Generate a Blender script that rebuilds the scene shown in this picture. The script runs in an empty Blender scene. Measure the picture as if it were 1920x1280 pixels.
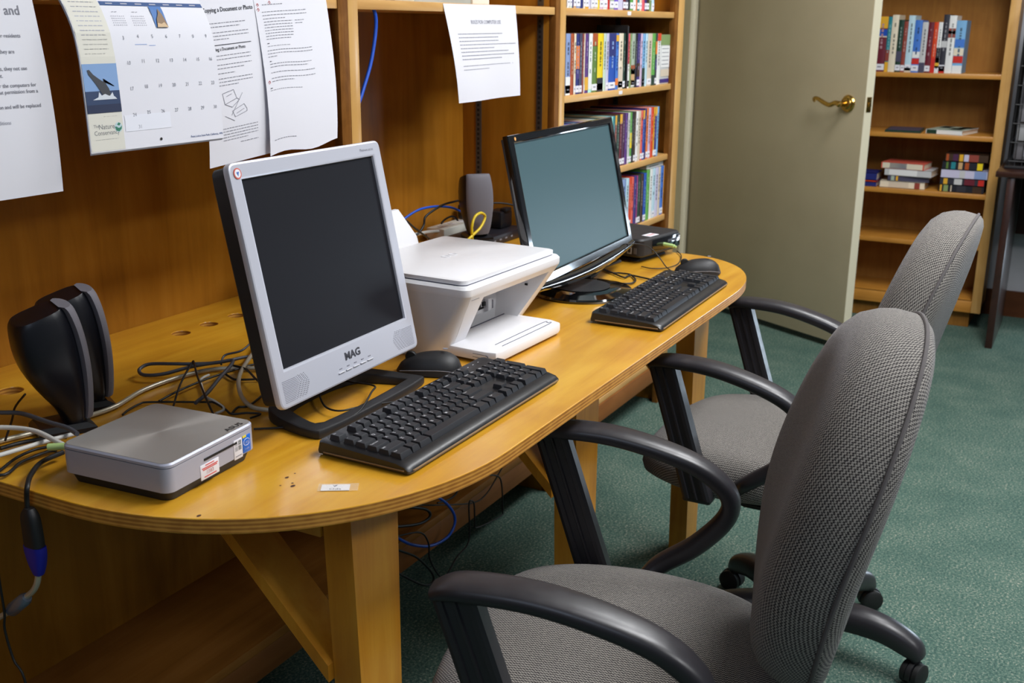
import bpy, bmesh, math, random
from mathutils import Vector, Matrix, noise as mnoise
random.seed(7)
PI = math.pi
C = bpy.context.scene.collection
sc = bpy.context.scene

def lin(c):
    def f(u):
        u /= 255.0
        return u / 12.92 if u <= 0.04045 else ((u + 0.055) / 1.055) ** 2.4
    return (f(c[0]), f(c[1]), f(c[2]), 1.0)

# ------------------------------------------------------------------ materials
MATS = {}
def newmat(name):
    m = bpy.data.materials.new(name); m.use_nodes = True
    nt = m.node_tree; b = nt.nodes['Principled BSDF']
    return m, nt, b

def plain(name, rgb, rough=0.5, metal=0.0, coat=0.0, emit=0.0, spec=0.5, vary=0.0):
    if name in MATS: return MATS[name]
    m, nt, b = newmat(name)
    b.inputs['Base Color'].default_value = lin(rgb)
    b.inputs['Roughness'].default_value = rough
    b.inputs['Metallic'].default_value = metal
    b.inputs['Coat Weight'].default_value = coat
    b.inputs['Coat Roughness'].default_value = 0.08
    b.inputs['Specular IOR Level'].default_value = spec
    if emit:
        b.inputs['Emission Color'].default_value = lin(rgb); b.inputs['Emission Strength'].default_value = emit
    if vary:
        tc = nt.nodes.new('ShaderNodeTexCoord'); n = nt.nodes.new('ShaderNodeTexNoise'); n.inputs['Scale'].default_value = 60
        n.inputs['Detail'].default_value = 4
        nt.links.new(tc.outputs['Object'], n.inputs['Vector'])
        r = nt.nodes.new('ShaderNodeMapRange'); r.inputs['To Min'].default_value = max(0.02, rough - vary); r.inputs['To Max'].default_value = rough + vary
        nt.links.new(n.outputs['Fac'], r.inputs['Value']); nt.links.new(r.outputs['Result'], b.inputs['Roughness'])
    MATS[name] = m
    return m

def ramp(nt, stops):
    r = nt.nodes.new('ShaderNodeValToRGB'); e = r.color_ramp.elements
    while len(e) < len(stops): e.new(0.5)
    for i, (p, c) in enumerate(stops):
        e[i].position = p; e[i].color = lin(c)
    return r

def wood(name, dark, mid, light, axis='x', rough=0.35, coat=0.0, scale=1.0, coat_rough=0.15):
    m, nt, b = newmat(name); L = nt.links
    tc = nt.nodes.new('ShaderNodeTexCoord'); mp = nt.nodes.new('ShaderNodeMapping')
    s = {'x': (1.1, 13, 13), 'y': (13, 1.1, 13), 'z': (13, 13, 1.1)}[axis]
    mp.inputs['Scale'].default_value = tuple(v * scale for v in s)
    L.new(tc.outputs['Object'], mp.inputs['Vector'])
    n1 = nt.nodes.new('ShaderNodeTexNoise'); n1.inputs['Scale'].default_value = 2.2; n1.inputs['Detail'].default_value = 7
    n1.inputs['Roughness'].default_value = 0.62; n1.inputs['Distortion'].default_value = 0.9
    L.new(mp.outputs['Vector'], n1.inputs['Vector'])
    n2 = nt.nodes.new('ShaderNodeTexNoise'); n2.inputs['Scale'].default_value = 4.0 * scale; n2.inputs['Detail'].default_value = 4
    n2.inputs['Distortion'].default_value = 1.5
    L.new(tc.outputs['Object'], n2.inputs['Vector'])
    mix = nt.nodes.new('ShaderNodeMix'); mix.inputs['Factor'].default_value = 0.42
    L.new(n1.outputs['Fac'], mix.inputs['A']); L.new(n2.outputs['Fac'], mix.inputs['B'])
    r = ramp(nt, [(0.30, dark), (0.5, mid), (0.72, light)])
    L.new(mix.outputs['Result'], r.inputs['Fac']); L.new(r.outputs['Color'], b.inputs['Base Color'])
    b.inputs['Roughness'].default_value = rough
    b.inputs['Coat Weight'].default_value = coat; b.inputs['Coat Roughness'].default_value = coat_rough
    if coat < 0.1: b.inputs['Specular IOR Level'].default_value = 0.15
    bp = nt.nodes.new('ShaderNodeBump'); bp.inputs['Strength'].default_value = 0.08; bp.inputs['Distance'].default_value = 0.002
    L.new(n1.outputs['Fac'], bp.inputs['Height']); L.new(bp.outputs['Normal'], b.inputs['Normal'])
    MATS[name] = m
    return m

def plyedge(name, a, bcol):
    """plywood edge: layers seen as thin stripes through the thickness"""
    m, nt, b = newmat(name); L = nt.links
    tc = nt.nodes.new('ShaderNodeTexCoord'); sx = nt.nodes.new('ShaderNodeSeparateXYZ')
    L.new(tc.outputs['Object'], sx.inputs['Vector'])
    mu = nt.nodes.new('ShaderNodeMath'); mu.operation = 'MULTIPLY'; mu.inputs[1].default_value = 2 * PI / 0.0052
    L.new(sx.outputs['Z'], mu.inputs[0])
    si = nt.nodes.new('ShaderNodeMath'); si.operation = 'SINE'; L.new(mu.outputs[0], si.inputs[0])
    n = nt.nodes.new('ShaderNodeTexNoise'); n.inputs['Scale'].default_value = 45; L.new(tc.outputs['Object'], n.inputs['Vector'])
    ad = nt.nodes.new('ShaderNodeMath'); ad.operation = 'MULTIPLY_ADD'; ad.inputs[1].default_value = 0.3; L.new(si.outputs[0], ad.inputs[0]); L.new(n.outputs['Fac'], ad.inputs[2])
    r = ramp(nt, [(0.2, a), (0.8, bcol)]); L.new(ad.outputs[0], r.inputs['Fac']); L.new(r.outputs['Color'], b.inputs['Base Color'])
    b.inputs['Roughness'].default_value = 0.45
    MATS[name] = m
    return m

def carpet(name):
    m, nt, b = newmat(name); L = nt.links
    tc = nt.nodes.new('ShaderNodeTexCoord')
    n1 = nt.nodes.new('ShaderNodeTexNoise'); n1.inputs['Scale'].default_value = 170; n1.inputs['Detail'].default_value = 5; n1.inputs['Roughness'].default_value = 0.8
    n2 = nt.nodes.new('ShaderNodeTexNoise'); n2.inputs['Scale'].default_value = 7; n2.inputs['Detail'].default_value = 4
    for n in (n1, n2): L.new(tc.outputs['Object'], n.inputs['Vector'])
    mix = nt.nodes.new('ShaderNodeMix'); mix.inputs['Factor'].default_value = 0.12
    L.new(n1.outputs['Fac'], mix.inputs['A']); L.new(n2.outputs['Fac'], mix.inputs['B'])
    r = ramp(nt, [(0.34, (34, 54, 52)), (0.46, (66, 92, 84)), (0.55, (90, 114, 102)), (0.64, (178, 172, 156))])
    L.new(mix.outputs['Result'], r.inputs['Fac']); L.new(r.outputs['Color'], b.inputs['Base Color'])
    b.inputs['Roughness'].default_value = 0.95; b.inputs['Specular IOR Level'].default_value = 0.15
    bp = nt.nodes.new('ShaderNodeBump'); bp.inputs['Strength'].default_value = 0.6; bp.inputs['Distance'].default_value = 0.004
    L.new(n1.outputs['Fac'], bp.inputs['Height']); L.new(bp.outputs['Normal'], b.inputs['Normal'])
    MATS[name] = m
    return m

def weave(name, dark, light, px, py):
    """two-tone woven upholstery, laid out on the cushion's own UVs (in metres)"""
    m, nt, b = newmat(name); L = nt.links
    tc = nt.nodes.new('ShaderNodeTexCoord'); sx = nt.nodes.new('ShaderNodeSeparateXYZ'); L.new(tc.outputs['UV'], sx.inputs['Vector'])
    def sine(out, period, phase=None):
        mu = nt.nodes.new('ShaderNodeMath'); mu.operation = 'MULTIPLY'; mu.inputs[1].default_value = 2 * PI / period; L.new(out, mu.inputs[0])
        o = mu.outputs[0]
        if phase is not None:
            a = nt.nodes.new('ShaderNodeMath'); a.operation = 'ADD'; L.new(o, a.inputs[0]); L.new(phase, a.inputs[1]); o = a.outputs[0]
        s = nt.nodes.new('ShaderNodeMath'); s.operation = 'SINE'; L.new(o, s.inputs[0]); return s.outputs[0]
    sv = sine(sx.outputs['Y'], py)
    sk = nt.nodes.new('ShaderNodeMath'); sk.operation = 'MULTIPLY'; sk.inputs[1].default_value = 0.9; L.new(sv, sk.inputs[0])
    su = sine(sx.outputs['X'], px, sk.outputs[0])
    pr = nt.nodes.new('ShaderNodeMath'); pr.operation = 'MULTIPLY'; L.new(su, pr.inputs[0]); L.new(sv, pr.inputs[1])
    n = nt.nodes.new('ShaderNodeTexNoise'); n.inputs['Scale'].default_value = 900; L.new(tc.outputs['Object'], n.inputs['Vector'])
    ad = nt.nodes.new('ShaderNodeMath'); ad.operation = 'MULTIPLY_ADD'; ad.inputs[1].default_value = 0.55; L.new(pr.outputs[0], ad.inputs[0]); L.new(n.outputs['Fac'], ad.inputs[2])
    r = ramp(nt, [(0.36, dark), (0.64, light)]); L.new(ad.outputs[0], r.inputs['Fac']); L.new(r.outputs['Color'], b.inputs['Base Color'])
    b.inputs['Roughness'].default_value = 0.85; b.inputs['Specular IOR Level'].default_value = 0.2
    b.inputs['Sheen Weight'].default_value = 0.2; b.inputs['Sheen Roughness'].default_value = 0.4; b.inputs['Sheen Tint'].default_value = lin((215, 215, 225))
    bp = nt.nodes.new('ShaderNodeBump'); bp.inputs['Strength'].default_value = 0.45; bp.inputs['Distance'].default_value = 0.0012
    L.new(ad.outputs[0], bp.inputs['Height']); L.new(bp.outputs['Normal'], b.inputs['Normal'])
    MATS[name] = m
    return m

def painted(name, a, bcol, rough=0.5, sc_=6):
    m, nt, b = newmat(name); L = nt.links
    tc = nt.nodes.new('ShaderNodeTexCoord'); n = nt.nodes.new('ShaderNodeTexNoise'); n.inputs['Scale'].default_value = sc_; n.inputs['Detail'].default_value = 6
    L.new(tc.outputs['Object'], n.inputs['Vector']); r = ramp(nt, [(0.35, a), (0.7, bcol)])
    L.new(n.outputs['Fac'], r.inputs['Fac']); L.new(r.outputs['Color'], b.inputs['Base Color']); b.inputs['Roughness'].default_value = rough
    n3 = nt.nodes.new('ShaderNodeTexNoise'); n3.inputs['Scale'].default_value = 260; L.new(tc.outputs['Object'], n3.inputs['Vector'])
    bp = nt.nodes.new('ShaderNodeBump'); bp.inputs['Strength'].default_value = 0.06; bp.inputs['Distance'].default_value = 0.001
    L.new(n3.outputs['Fac'], bp.inputs['Height']); L.new(bp.outputs['Normal'], b.inputs['Normal'])
    MATS[name] = m
    return m

def spun_metal(name, rgb):
    m, nt, b = newmat(name)
    b.inputs['Base Color'].default_value = lin(rgb); b.inputs['Metallic'].default_value = 0.55; b.inputs['Roughness'].default_value = 0.36
    b.inputs['Anisotropic'].default_value = 0.85
    t = nt.nodes.new('ShaderNodeTangent'); t.direction_type = 'RADIAL'; t.axis = 'Z'
    nt.links.new(t.outputs['Tangent'], b.inputs['Tangent'])
    MATS[name] = m
    return m

W_DESK = wood('desk_plywood', (184, 122, 24), (208, 150, 36), (226, 174, 56), 'x', 0.34, 0.85, 0.8, 0.22)
W_EDGE = plyedge('plywood_edge', (158, 100, 36), (208, 148, 64))
W_LEG = wood('leg_plywood', (184, 114, 26), (208, 140, 38), (224, 162, 56), 'z', 0.4, 0.2, 1.0)
W_BACK = wood('panel_wood_shaded', (130, 82, 18), (158, 103, 26), (176, 120, 40), 'z', 0.5, 0.03, 0.7)  # honey plywood again, with the alcove shade darkened into its colour
W_SHELF = wood('shelf_wood', (192, 142, 80), (208, 160, 94), (222, 176, 112), 'x', 0.4, 0.2, 1.0)
W_POST = wood('post_wood', (186, 138, 70), (206, 158, 90), (220, 176, 110), 'z', 0.4, 0.2, 1.2)
W_END = wood('ply_end_grain', (92, 54, 18), (120, 76, 30), (146, 98, 46), 'z', 0.5, 0.0, 3.0)
W_SHELFY = wood('shelf_wood_cross', (170, 112, 40), (190, 130, 52), (206, 148, 68), 'y', 0.4, 0.2, 1.0)
W_DARK = wood('espresso_wood', (34, 16, 12), (46, 22, 16), (58, 30, 22), 'x', 0.35, 0.3, 1.0)
CARPET = carpet('green_carpet')
WALLP = painted('olive_paint', (158, 147, 114), (166, 155, 122), 0.6)
DOORP = painted('door_paint', (168, 156, 128), (176, 164, 136), 0.45, 3)
TRIMP = plain('cream_trim', (222, 214, 188), 0.45)
GREYW = painted('grey_wall_paint', (168, 168, 172), (178, 178, 184), 0.6)
CEIL = painted('ceiling_paint', (225, 225, 222), (235, 235, 232), 0.8)
BLACK = plain('black_plastic', (22, 22, 25), 0.38, vary=0.08)
BLACKM = plain('matt_black_plastic', (26, 26, 29), 0.55, vary=0.08)
BLACKG = plain('gloss_black', (8, 8, 10), 0.06, coat=1.0)
KEYM = plain('key_plastic', (30, 31, 36), 0.42)
LEGEND = plain('legend_white', (205, 205, 210), 0.6)
SILVER = plain('silver_plastic', (196, 197, 208), 0.38, 0.25)
SILVERD = plain('dark_silver', (120, 120, 128), 0.5)  # darker silver for seams, buttons and small marks
WHITEP = plain('white_plastic', (226, 225, 228), 0.35, vary=0.08)
WHITEP2 = plain('white_plastic_soft', (216, 216, 219), 0.45)
DARKH = plain('dark_hollow', (14, 14, 16), 0.7)
PAPER = plain('paper', (224, 223, 230), 0.75, spec=0.2)
PAGES = plain('book_pages', (226, 206, 182), 0.8, spec=0.2)
INK = plain('ink', (60, 60, 68), 0.7)
INKS = plain('soft_ink', (128, 128, 138), 0.7)
INKL = plain('pale_ink', (176, 176, 186), 0.7)
CHROME = plain('chrome', (200, 200, 205), 0.18, 1.0)
BRASS = plain('brass', (196, 158, 84), 0.18, 1.0)
STEEL = plain('dull_steel', (92, 92, 94), 0.45, 0.8)
FABRIC = weave('woven_fabric', (34, 30, 33), (150, 145, 138), 0.0048, 0.0040)
PIPE = plain('piping_cord', (92, 88, 88), 0.85, spec=0.2)
ARMP = plain('arm_plastic', (41, 39, 43), 0.36, vary=0.1)
SPKB = plain('speaker_black', (16, 17, 24), 0.34)
SPKG = plain('speaker_grille', (104, 101, 108), 0.75)
RUB = plain('rubber', (20, 20, 21), 0.6)
C_BLACK = plain('black_cable', (18, 18, 20), 0.5)
C_GREY = plain('grey_cable', (72, 73, 80), 0.5)
C_WHITE = plain('white_cable', (206, 204, 198), 0.5)
C_SILV = plain('silver_braid', (188, 180, 160), 0.32, 0.35)
C_BLUE = plain('blue_cable', (24, 82, 196), 0.4)
C_YEL = plain('yellow_cable', (214, 186, 18), 0.4)
VGAB = plain('vga_blue', (22, 26, 150), 0.45)
LIME = plain('lime_plug', (176, 204, 132), 0.45)

# ------------------------------------------------------------------ mesh builder
class MB:
    def __init__(s): s.v = []; s.f = []; s.mi = []; s.uv = {}; s.mats = []
    def m(s, mat):
        if mat not in s.mats: s.mats.append(mat)
        return s.mats.index(mat)
    def add(s, vs, fs, mat, M=None, uvs=None):
        o = len(s.v); k = s.m(mat)
        for i, v in enumerate(vs):
            v = Vector(v)
            if M is not None: v = M @ v
            s.v.append(v)
            if uvs is not None: s.uv[o + i] = uvs[i]
        for f in fs:
            s.f.append([o + i for i in f]); s.mi.append(k)
        return s
    def box(s, c, d, mat, bev=0.0, M=None, seg=2):
        bm = bmesh.new(); bmesh.ops.create_cube(bm, size=1.0)
        for v in bm.verts: v.co = Vector((v.co.x * d[0] + c[0], v.co.y * d[1] + c[1], v.co.z * d[2] + c[2]))
        if bev: bmesh.ops.bevel(bm, geom=list(bm.edges), offset=min(bev, 0.49 * min(d)), segments=seg, profile=0.5, affect='EDGES')
        return s.bm(bm, mat, M)
    def bm(s, bm, mat, M=None):
        bm.verts.ensure_lookup_table(); bm.verts.index_update()
        s.add([v.co.copy() for v in bm.verts], [[v.index for v in f.verts] for f in bm.faces], mat, M); bm.free(); return s
    def prism(s, pts, z0, z1, mat, bev=0.0, M=None, sidemat=None):
        bm = bmesh.new(); vs = [bm.verts.new((p[0], p[1], z0)) for p in pts]; f = bm.faces.new(vs)
        r = bmesh.ops.extrude_face_region(bm, geom=[f])
        for e in r['geom']:
            if isinstance(e, bmesh.types.BMVert): e.co.z = z1
        bmesh.ops.recalc_face_normals(bm, faces=bm.faces)
        if bev:
            es = [e for e in bm.edges if abs(e.verts[0].co.z - e.verts[1].co.z) < 1e-7]
            bmesh.ops.bevel(bm, geom=es, offset=bev, segments=2, profile=0.5, affect='EDGES')
        return s.bm(bm, mat, M)
    def quad(s, a, b, c, d, mat, M=None): return s.add([a, b, c, d], [(0, 1, 2, 3)], mat, M)
    def loft(s, rings, mat, M=None, close=True, cap=True, uvs=None):
        n = len(rings[0]); vs = [p for r in rings for p in r]; fs = []
        for i in range(len(rings) - 1):
            for j in range(n if close else n - 1):
                a = i * n + j; b = i * n + (j + 1) % n
                fs.append((a, b, b + n, a + n))
        if cap and close:
            fs.append(tuple(range(n - 1, -1, -1))); fs.append(tuple(range((len(rings) - 1) * n, len(rings) * n)))
        return s.add(vs, fs, mat, M, uvs)
    def lathe(s, prof, mat, n=24, M=None):
        rings = [[(r * math.cos(2 * PI * k / n), r * math.sin(2 * PI * k / n), z) for k in range(n)] for r, z in prof]
        return s.loft(rings, mat, M)
    def tube(s, pts, r, mat, seg=8, M=None, step=6, closed=False, smooth=True):
        P = catmull(pts, step, closed) if smooth else [Vector(p) for p in pts]
        n = len(P); rings = []; prev = None
        for i in range(n):
            if closed: t = P[(i + 1) % n] - P[i - 1]
            else: t = P[min(i + 1, n - 1)] - P[max(i - 1, 0)]
            t.normalize()
            if prev is None:
                a = Vector((0, 0, 1)) if abs(t.z) < 0.9 else Vector((1, 0, 0)); u = a.cross(t).normalized()
            else:
                u = prev - t * prev.dot(t)
                u = u.normalized() if u.length > 1e-6 else prev
            prev = u; w = t.cross(u)
            rr = r(i / (n - 1)) if callable(r) else r
            rings.append([P[i] + (u * math.cos(2 * PI * k / seg) + w * math.sin(2 * PI * k / seg)) * rr for k in range(seg)])
        if closed: rings.append(rings[0])
        return s.loft(rings, mat, M, cap=not closed)
    def sweep(s, pts, side, sect, mat, n=14, M=None, step=5, ex=3.0):
        """pts: path; side: fixed side vector; sect: list of (half width, half thickness) per control point"""
        P = catmull(pts, step); S = [Vector((a, b, 0)) for a, b in sect]; S = catmull(S, step); side = Vector(side).normalized(); rings = []
        for i in range(len(P)):
            t = (P[min(i + 1, len(P) - 1)] - P[max(i - 1, 0)]).normalized(); nn = side.cross(t).normalized()
            w, h = S[i].x, S[i].y; ring = []
            for k in range(n):
                a = 2 * PI * k / n; ca, sa = math.cos(a), math.sin(a)
                ring.append(P[i] + side * w * math.copysign(abs(ca) ** (2 / ex), ca) + nn * h * math.copysign(abs(sa) ** (2 / ex), sa))
            rings.append(ring)
        return s.loft(rings, mat, M)
    def text(s, body, size, mat, warp, align='LEFT', bold=0.0, sx=1.0):
        vs, fs = glyphs(body, align, bold)
        return s.add([warp(v[0] * size * sx, v[1] * size) for v in vs], fs, mat)
    def build(s, name, parent=None, loc=None, rot=None, angle=35):
        me = bpy.data.meshes.new(name); me.from_pydata([tuple(v) for v in s.v], [], s.f)
        for mt in s.mats: me.materials.append(mt)
        me.polygons.foreach_set('material_index', s.mi); me.polygons.foreach_set('use_smooth', [True] * len(me.polygons))
        if s.uv:
            ul = me.uv_layers.new(name='UVMap')
            for l in me.loops: ul.data[l.index].uv = s.uv.get(l.vertex_index, (0, 0))
        me.update(); me.validate()
        bm = bmesh.new(); bm.from_mesh(me); bmesh.ops.recalc_face_normals(bm, faces=bm.faces); bm.to_mesh(me); bm.free()
        me.set_sharp_from_angle(angle=math.radians(angle))
        o = bpy.data.objects.new(name, me); C.objects.link(o)
        if parent is not None: o.parent = parent
        if loc is not None: o.location = loc
        if rot is not None: o.rotation_euler = rot
        return o

def catmull(pts, step, closed=False):
    P = [Vector(p) for p in pts]; n = len(P); out = []
    if n < 3 and not closed: 
        return P
    rng = n if closed else n - 1
    for i in range(rng):
        if closed: a, b, c, d = P[(i - 1) % n], P[i], P[(i + 1) % n], P[(i + 2) % n]
        else: a, b, c, d = P[max(i - 1, 0)], P[i], P[i + 1], P[min(i + 2, n - 1)]
        for k in range(step):
            t = k / step
            out.append(0.5 * ((2 * b) + (c - a) * t + (2 * a - 5 * b + 4 * c - d) * t * t + (3 * b - 3 * c + d - a) * t ** 3))
    if not closed: out.append(P[-1])
    return out

_G = {}
def glyphs(body, align, bold):
    k = (body, align, bold)
    if k in _G: return _G[k]
    cu = bpy.data.curves.new('txt', 'FONT'); cu.body = body; cu.size = 1.0; cu.align_x = align; cu.offset = bold; cu.resolution_u = 2
    ob = bpy.data.objects.new('txt', cu); C.objects.link(ob); bpy.context.view_layer.update()
    me = bpy.data.meshes.new_from_object(ob.evaluated_get(bpy.context.evaluated_depsgraph_get()))
    r = ([tuple(v.co) for v in me.vertices], [tuple(p.vertices) for p in me.polygons])
    bpy.data.objects.remove(ob); bpy.data.curves.remove(cu); bpy.data.meshes.remove(me)
    _G[k] = r
    return r

def mesh_from_curve2d(outer, holes, z0, z1, bevel=0.0):
    """flat plate with real holes: returns verts, faces"""
    cu = bpy.data.curves.new('pl', 'CURVE'); cu.dimensions = '2D'; cu.fill_mode = 'BOTH'
    for pts in [outer] + holes:
        sp = cu.splines.new('POLY'); sp.points.add(len(pts) - 1); sp.use_cyclic_u = True
        for q, p in zip(sp.points, pts): q.co = (p[0], p[1], 0, 1)
    cu.extrude = (z1 - z0) / 2 - bevel; cu.bevel_depth = bevel; cu.bevel_resolution = 1
    ob = bpy.data.objects.new('pl', cu); C.objects.link(ob); bpy.context.view_layer.update()
    me = bpy.data.meshes.new_from_object(ob.evaluated_get(bpy.context.evaluated_depsgraph_get()))
    vs = [(v.co.x, v.co.y, v.co.z + (z0 + z1) / 2) for v in me.vertices]; fs = [tuple(p.vertices) for p in me.polygons]
    bpy.data.objects.remove(ob); bpy.data.curves.remove(cu); bpy.data.meshes.remove(me)
    return vs, fs

def thing(name, label, cat, loc=(0, 0, 0), rz=0.0, group=None):
    o = bpy.data.objects.new(name, None); o.empty_display_size = 0.05; C.objects.link(o)
    o.location = loc; o.rotation_euler = (0, 0, rz); return tag(o, label, cat, group)
def tag(o, label, cat, group=None):
    o['label'] = label; o['category'] = cat
    if group: o['group'] = group
    return o
def struct(o): o['kind'] = 'structure'; return o
def copy_tree(o, parent=None):
    c = o.copy(); C.objects.link(c); c.parent = parent
    for ch in list(o.children): copy_tree(ch, c)
    return c
def rot(axis, a): return Matrix.Rotation(a, 4, axis)
def tr(x, y, z): return Matrix.Translation((x, y, z))
# ------------------------------------------------------------------ camera
cam = bpy.data.cameras.new('camera'); co = bpy.data.objects.new('camera', cam); C.objects.link(co)
F_PX, HD, PT, RL = 2018.59, math.radians(28.2018), math.radians(16.3199), math.radians(-0.4332)
sh, ch_, st, ct, sr, cr = math.sin(HD), math.cos(HD), math.sin(PT), math.cos(PT), math.sin(RL), math.cos(RL)
RM = Matrix(((cr, 0, -sr), (0, 1, 0), (sr, 0, cr))) @ Matrix(((1, 0, 0), (0, ct, -st), (0, st, ct))) @ Matrix(((sh, -ch_, 0), (ch_, sh, 0), (0, 0, 1)))
right, fwd, up = RM.row[0], RM.row[1], RM.row[2]
co.matrix_world = Matrix(((right[0], up[0], -fwd[0], 0), (right[1], up[1], -fwd[1], 0), (right[2], up[2], -fwd[2], 1.28), (0, 0, 0, 1)))
cam.sensor_width = 36.0; cam.sensor_fit = 'HORIZONTAL'; cam.lens = F_PX / 1920 * 36; cam.clip_start = 0.02
cam.dof.use_dof = True; cam.dof.focus_distance = 1.6; cam.dof.aperture_fstop = 10
sc.camera = co

# ------------------------------------------------------------------ room shell
fl = MB(); fl.quad((-3.0, -4.5, 0), (6.6, -4.5, 0), (6.6, 1.7, 0), (-3.0, 1.7, 0), CARPET); struct(fl.build('floor'))
wb = MB(); wb.box((0.97, 1.76, 1.35), (7.86, 0.12, 2.7), WALLP); struct(wb.build('wall_back'))
wf = MB(); wf.box((5.43, 0.755, 1.35), (0.10, 1.89, 2.7), GREYW); struct(wf.build('wall_far'))
ce = MB(); ce.quad((-3.0, -4.5, 2.7), (-3.0, 1.7, 2.7), (6.6, 1.7, 2.7), (6.6, -4.5, 2.7), CEIL); struct(ce.build('ceiling'))
bb = MB(); bb.box((5.372, 0.12, 0.06), (0.016, 0.60, 0.12), wood('brown_base', (70, 40, 24), (84, 50, 30), (96, 60, 38), 'y', 0.4)); struct(bb.build('baseboard_far'))
jm = MB()
jm.box((4.868, 1.688, 1.02), (0.044, 0.024, 2.04), TRIMP, 0.004)
jm.box((4.10, 1.688, 1.02), (0.06, 0.024, 2.04), TRIMP, 0.004)
struct(jm.build('trim_1'))

# open door: hinge at the jamb, swung into the room
A = Vector((4.90, 1.688, 0)); Bp = Vector((4.399, 0.817, 0)); u = (Bp - A); DW = u.length; ang = math.atan2(u.y, u.x)
d = MB()   # local x from hinge to latch edge; visible face is at local y = 0, thickness goes to +y or -y (away from camera)
d.box((DW / 2, 0.022, 1.02), (DW, 0.044, 2.01), DOORP, 0.002)
d.box((DW + 0.0008, 0.022, 1.02), (0.0016, 0.043, 2.008), TRIMP)
door = d.build('door_1', None, (A.x, A.y, 0.012), (0, 0, ang)); struct(door)
hx = DW - 0.080; hz = 0.985
h = MB()
h.lathe([(0.0, 0.0), (0.033, 0.0), (0.034, 0.004), (0.030, 0.009), (0.022, 0.011), (0.018, 0.016), (0.012, 0.018), (0.0095, 0.040), (0.012, 0.046), (0.012, 0.058), (0.006, 0.063), (0, 0.063)], BRASS, 28,
        tr(hx, 0, hz) @ rot('X', PI / 2))
h.tube([(hx, -0.052, hz), (hx - 0.02, -0.054, hz + 0.003), (hx - 0.045, -0.056, hz - 0.006), (hx - 0.075, -0.056, hz + 0.001), (hx - 0.105, -0.055, hz + 0.013), (hx - 0.125, -0.053, hz + 0.016), (hx - 0.137, -0.047, hz + 0.010), (hx - 0.132, -0.043, hz + 0.002)],
       lambda t: 0.0105 - 0.0045 * t, BRASS, 12)
ho = h.build('door_handle', door); ho['label'] = 'polished brass lever handle on a round rose'
h = MB(); h.box((DW + 0.0022, 0.022, hz), (0.002, 0.026, 0.058), BRASS, 0.0006); h.box((DW + 0.006, 0.022, hz), (0.008, 0.013, 0.018), BRASS, 0.002)
h.build('latch_plate', door)
for z in (0.25, 1.03, 1.8):
    h = MB(); h.lathe([(0, -0.045), (0.006, -0.045), (0.006, 0.045), (0, 0.045)], STEEL, 12, tr(0.0, -0.006, z)); h.build('hinge', door)

# ------------------------------------------------------------------ built-in unit with the desk alcoves
FY, BY = 1.25, 1.525                  # front of the stiles, face of the back panel
ZT = 2.25
u = thing('wall_unit', 'built-in honey wood wall unit with open alcoves standing behind the long desk', 'wall unit', (1.68, FY, 0))
ox, oy = 1.68, FY
def ub(parts, name, par, bev=0.0015):
    b = MB()
    for x0, x1, y0, y1, z0, z1, mt in parts: b.box(((x0 + x1) / 2 - ox, (y0 + y1) / 2 - oy, (z0 + z1) / 2), (x1 - x0, y1 - y0, z1 - z0), mt, bev)
    return b.build(name, par)
DT = 0.741
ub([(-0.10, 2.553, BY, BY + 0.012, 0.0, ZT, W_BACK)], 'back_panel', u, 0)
# divider between the two alcoves: panel and face stile
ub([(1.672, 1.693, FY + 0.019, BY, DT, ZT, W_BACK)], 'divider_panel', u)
ub([(1.652, 1.682, FY, FY + 0.019, DT, ZT, W_END)], 'panel_edge', u, 0.0008)
ub([(1.6822, 1.713, FY, FY + 0.019, DT, ZT, W_POST)], 'face_stile', u)
ub([(-0.12, -0.06, FY, FY + 0.019, DT, ZT, W_POST)], 'face_stile', u)
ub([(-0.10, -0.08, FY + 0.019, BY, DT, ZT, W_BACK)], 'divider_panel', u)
for x0, x1 in ((-0.078, 1.670), (1.695, 2.551)):
    ub([(x0, x1, FY + 0.002, BY - 0.002, 1.308, 1.3265, W_SHELF)], 'shelf', u)
# lower deck under the desk
ub([(-0.10, 2.553, FY, BY, 0.150, 0.170, wood('deck_wood', (128, 82, 30), (150, 98, 40), (168, 114, 54), 'x', 0.5))], 'lower_deck', u)
ub([(-0.10, 2.553, FY + 0.001, FY + 0.02, 0.092, 0.1495, wood('rail_wood', (120, 72, 34), (138, 86, 42), (152, 98, 52), 'x', 0.45))], 'deck_rail', u)
ub([(-0.10, 2.553, FY + 0.10, FY + 0.118, 0.0, 0.149, W_BACK)], 'toe_kick', u)
# slotted shelf standards
def standard(par, x, y, z0, z1, nx, name='shelf_standard'):
    """thin slotted metal strip on a face with normal along x (nx = -1 faces left)"""
    b = MB(); w, t = 0.016, 0.003
    b.box((x - ox + nx * t / 2, y - oy, (z0 + z1) / 2), (t, w, z1 - z0), STEEL)
    z = z0 + 0.01
    while z < z1 - 0.012:
        b.box((x - ox + nx * (t + 0.0003), y - oy, z + 0.004), (0.0006, 0.006, 0.007), DARKH)
        z += 0.0254 * 0.5
    return b.build(name, par)
standard(u, 2.5525, 1.475, 0.745, 1.305, -1); standard(u, 2.5525, 1.293, 0.745, 1.305, -1); standard(u, 2.5525, 1.293, 1.33, 1.7, -1); standard(u, 2.5525, 1.475, 1.33, 1.7, -1)

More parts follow.
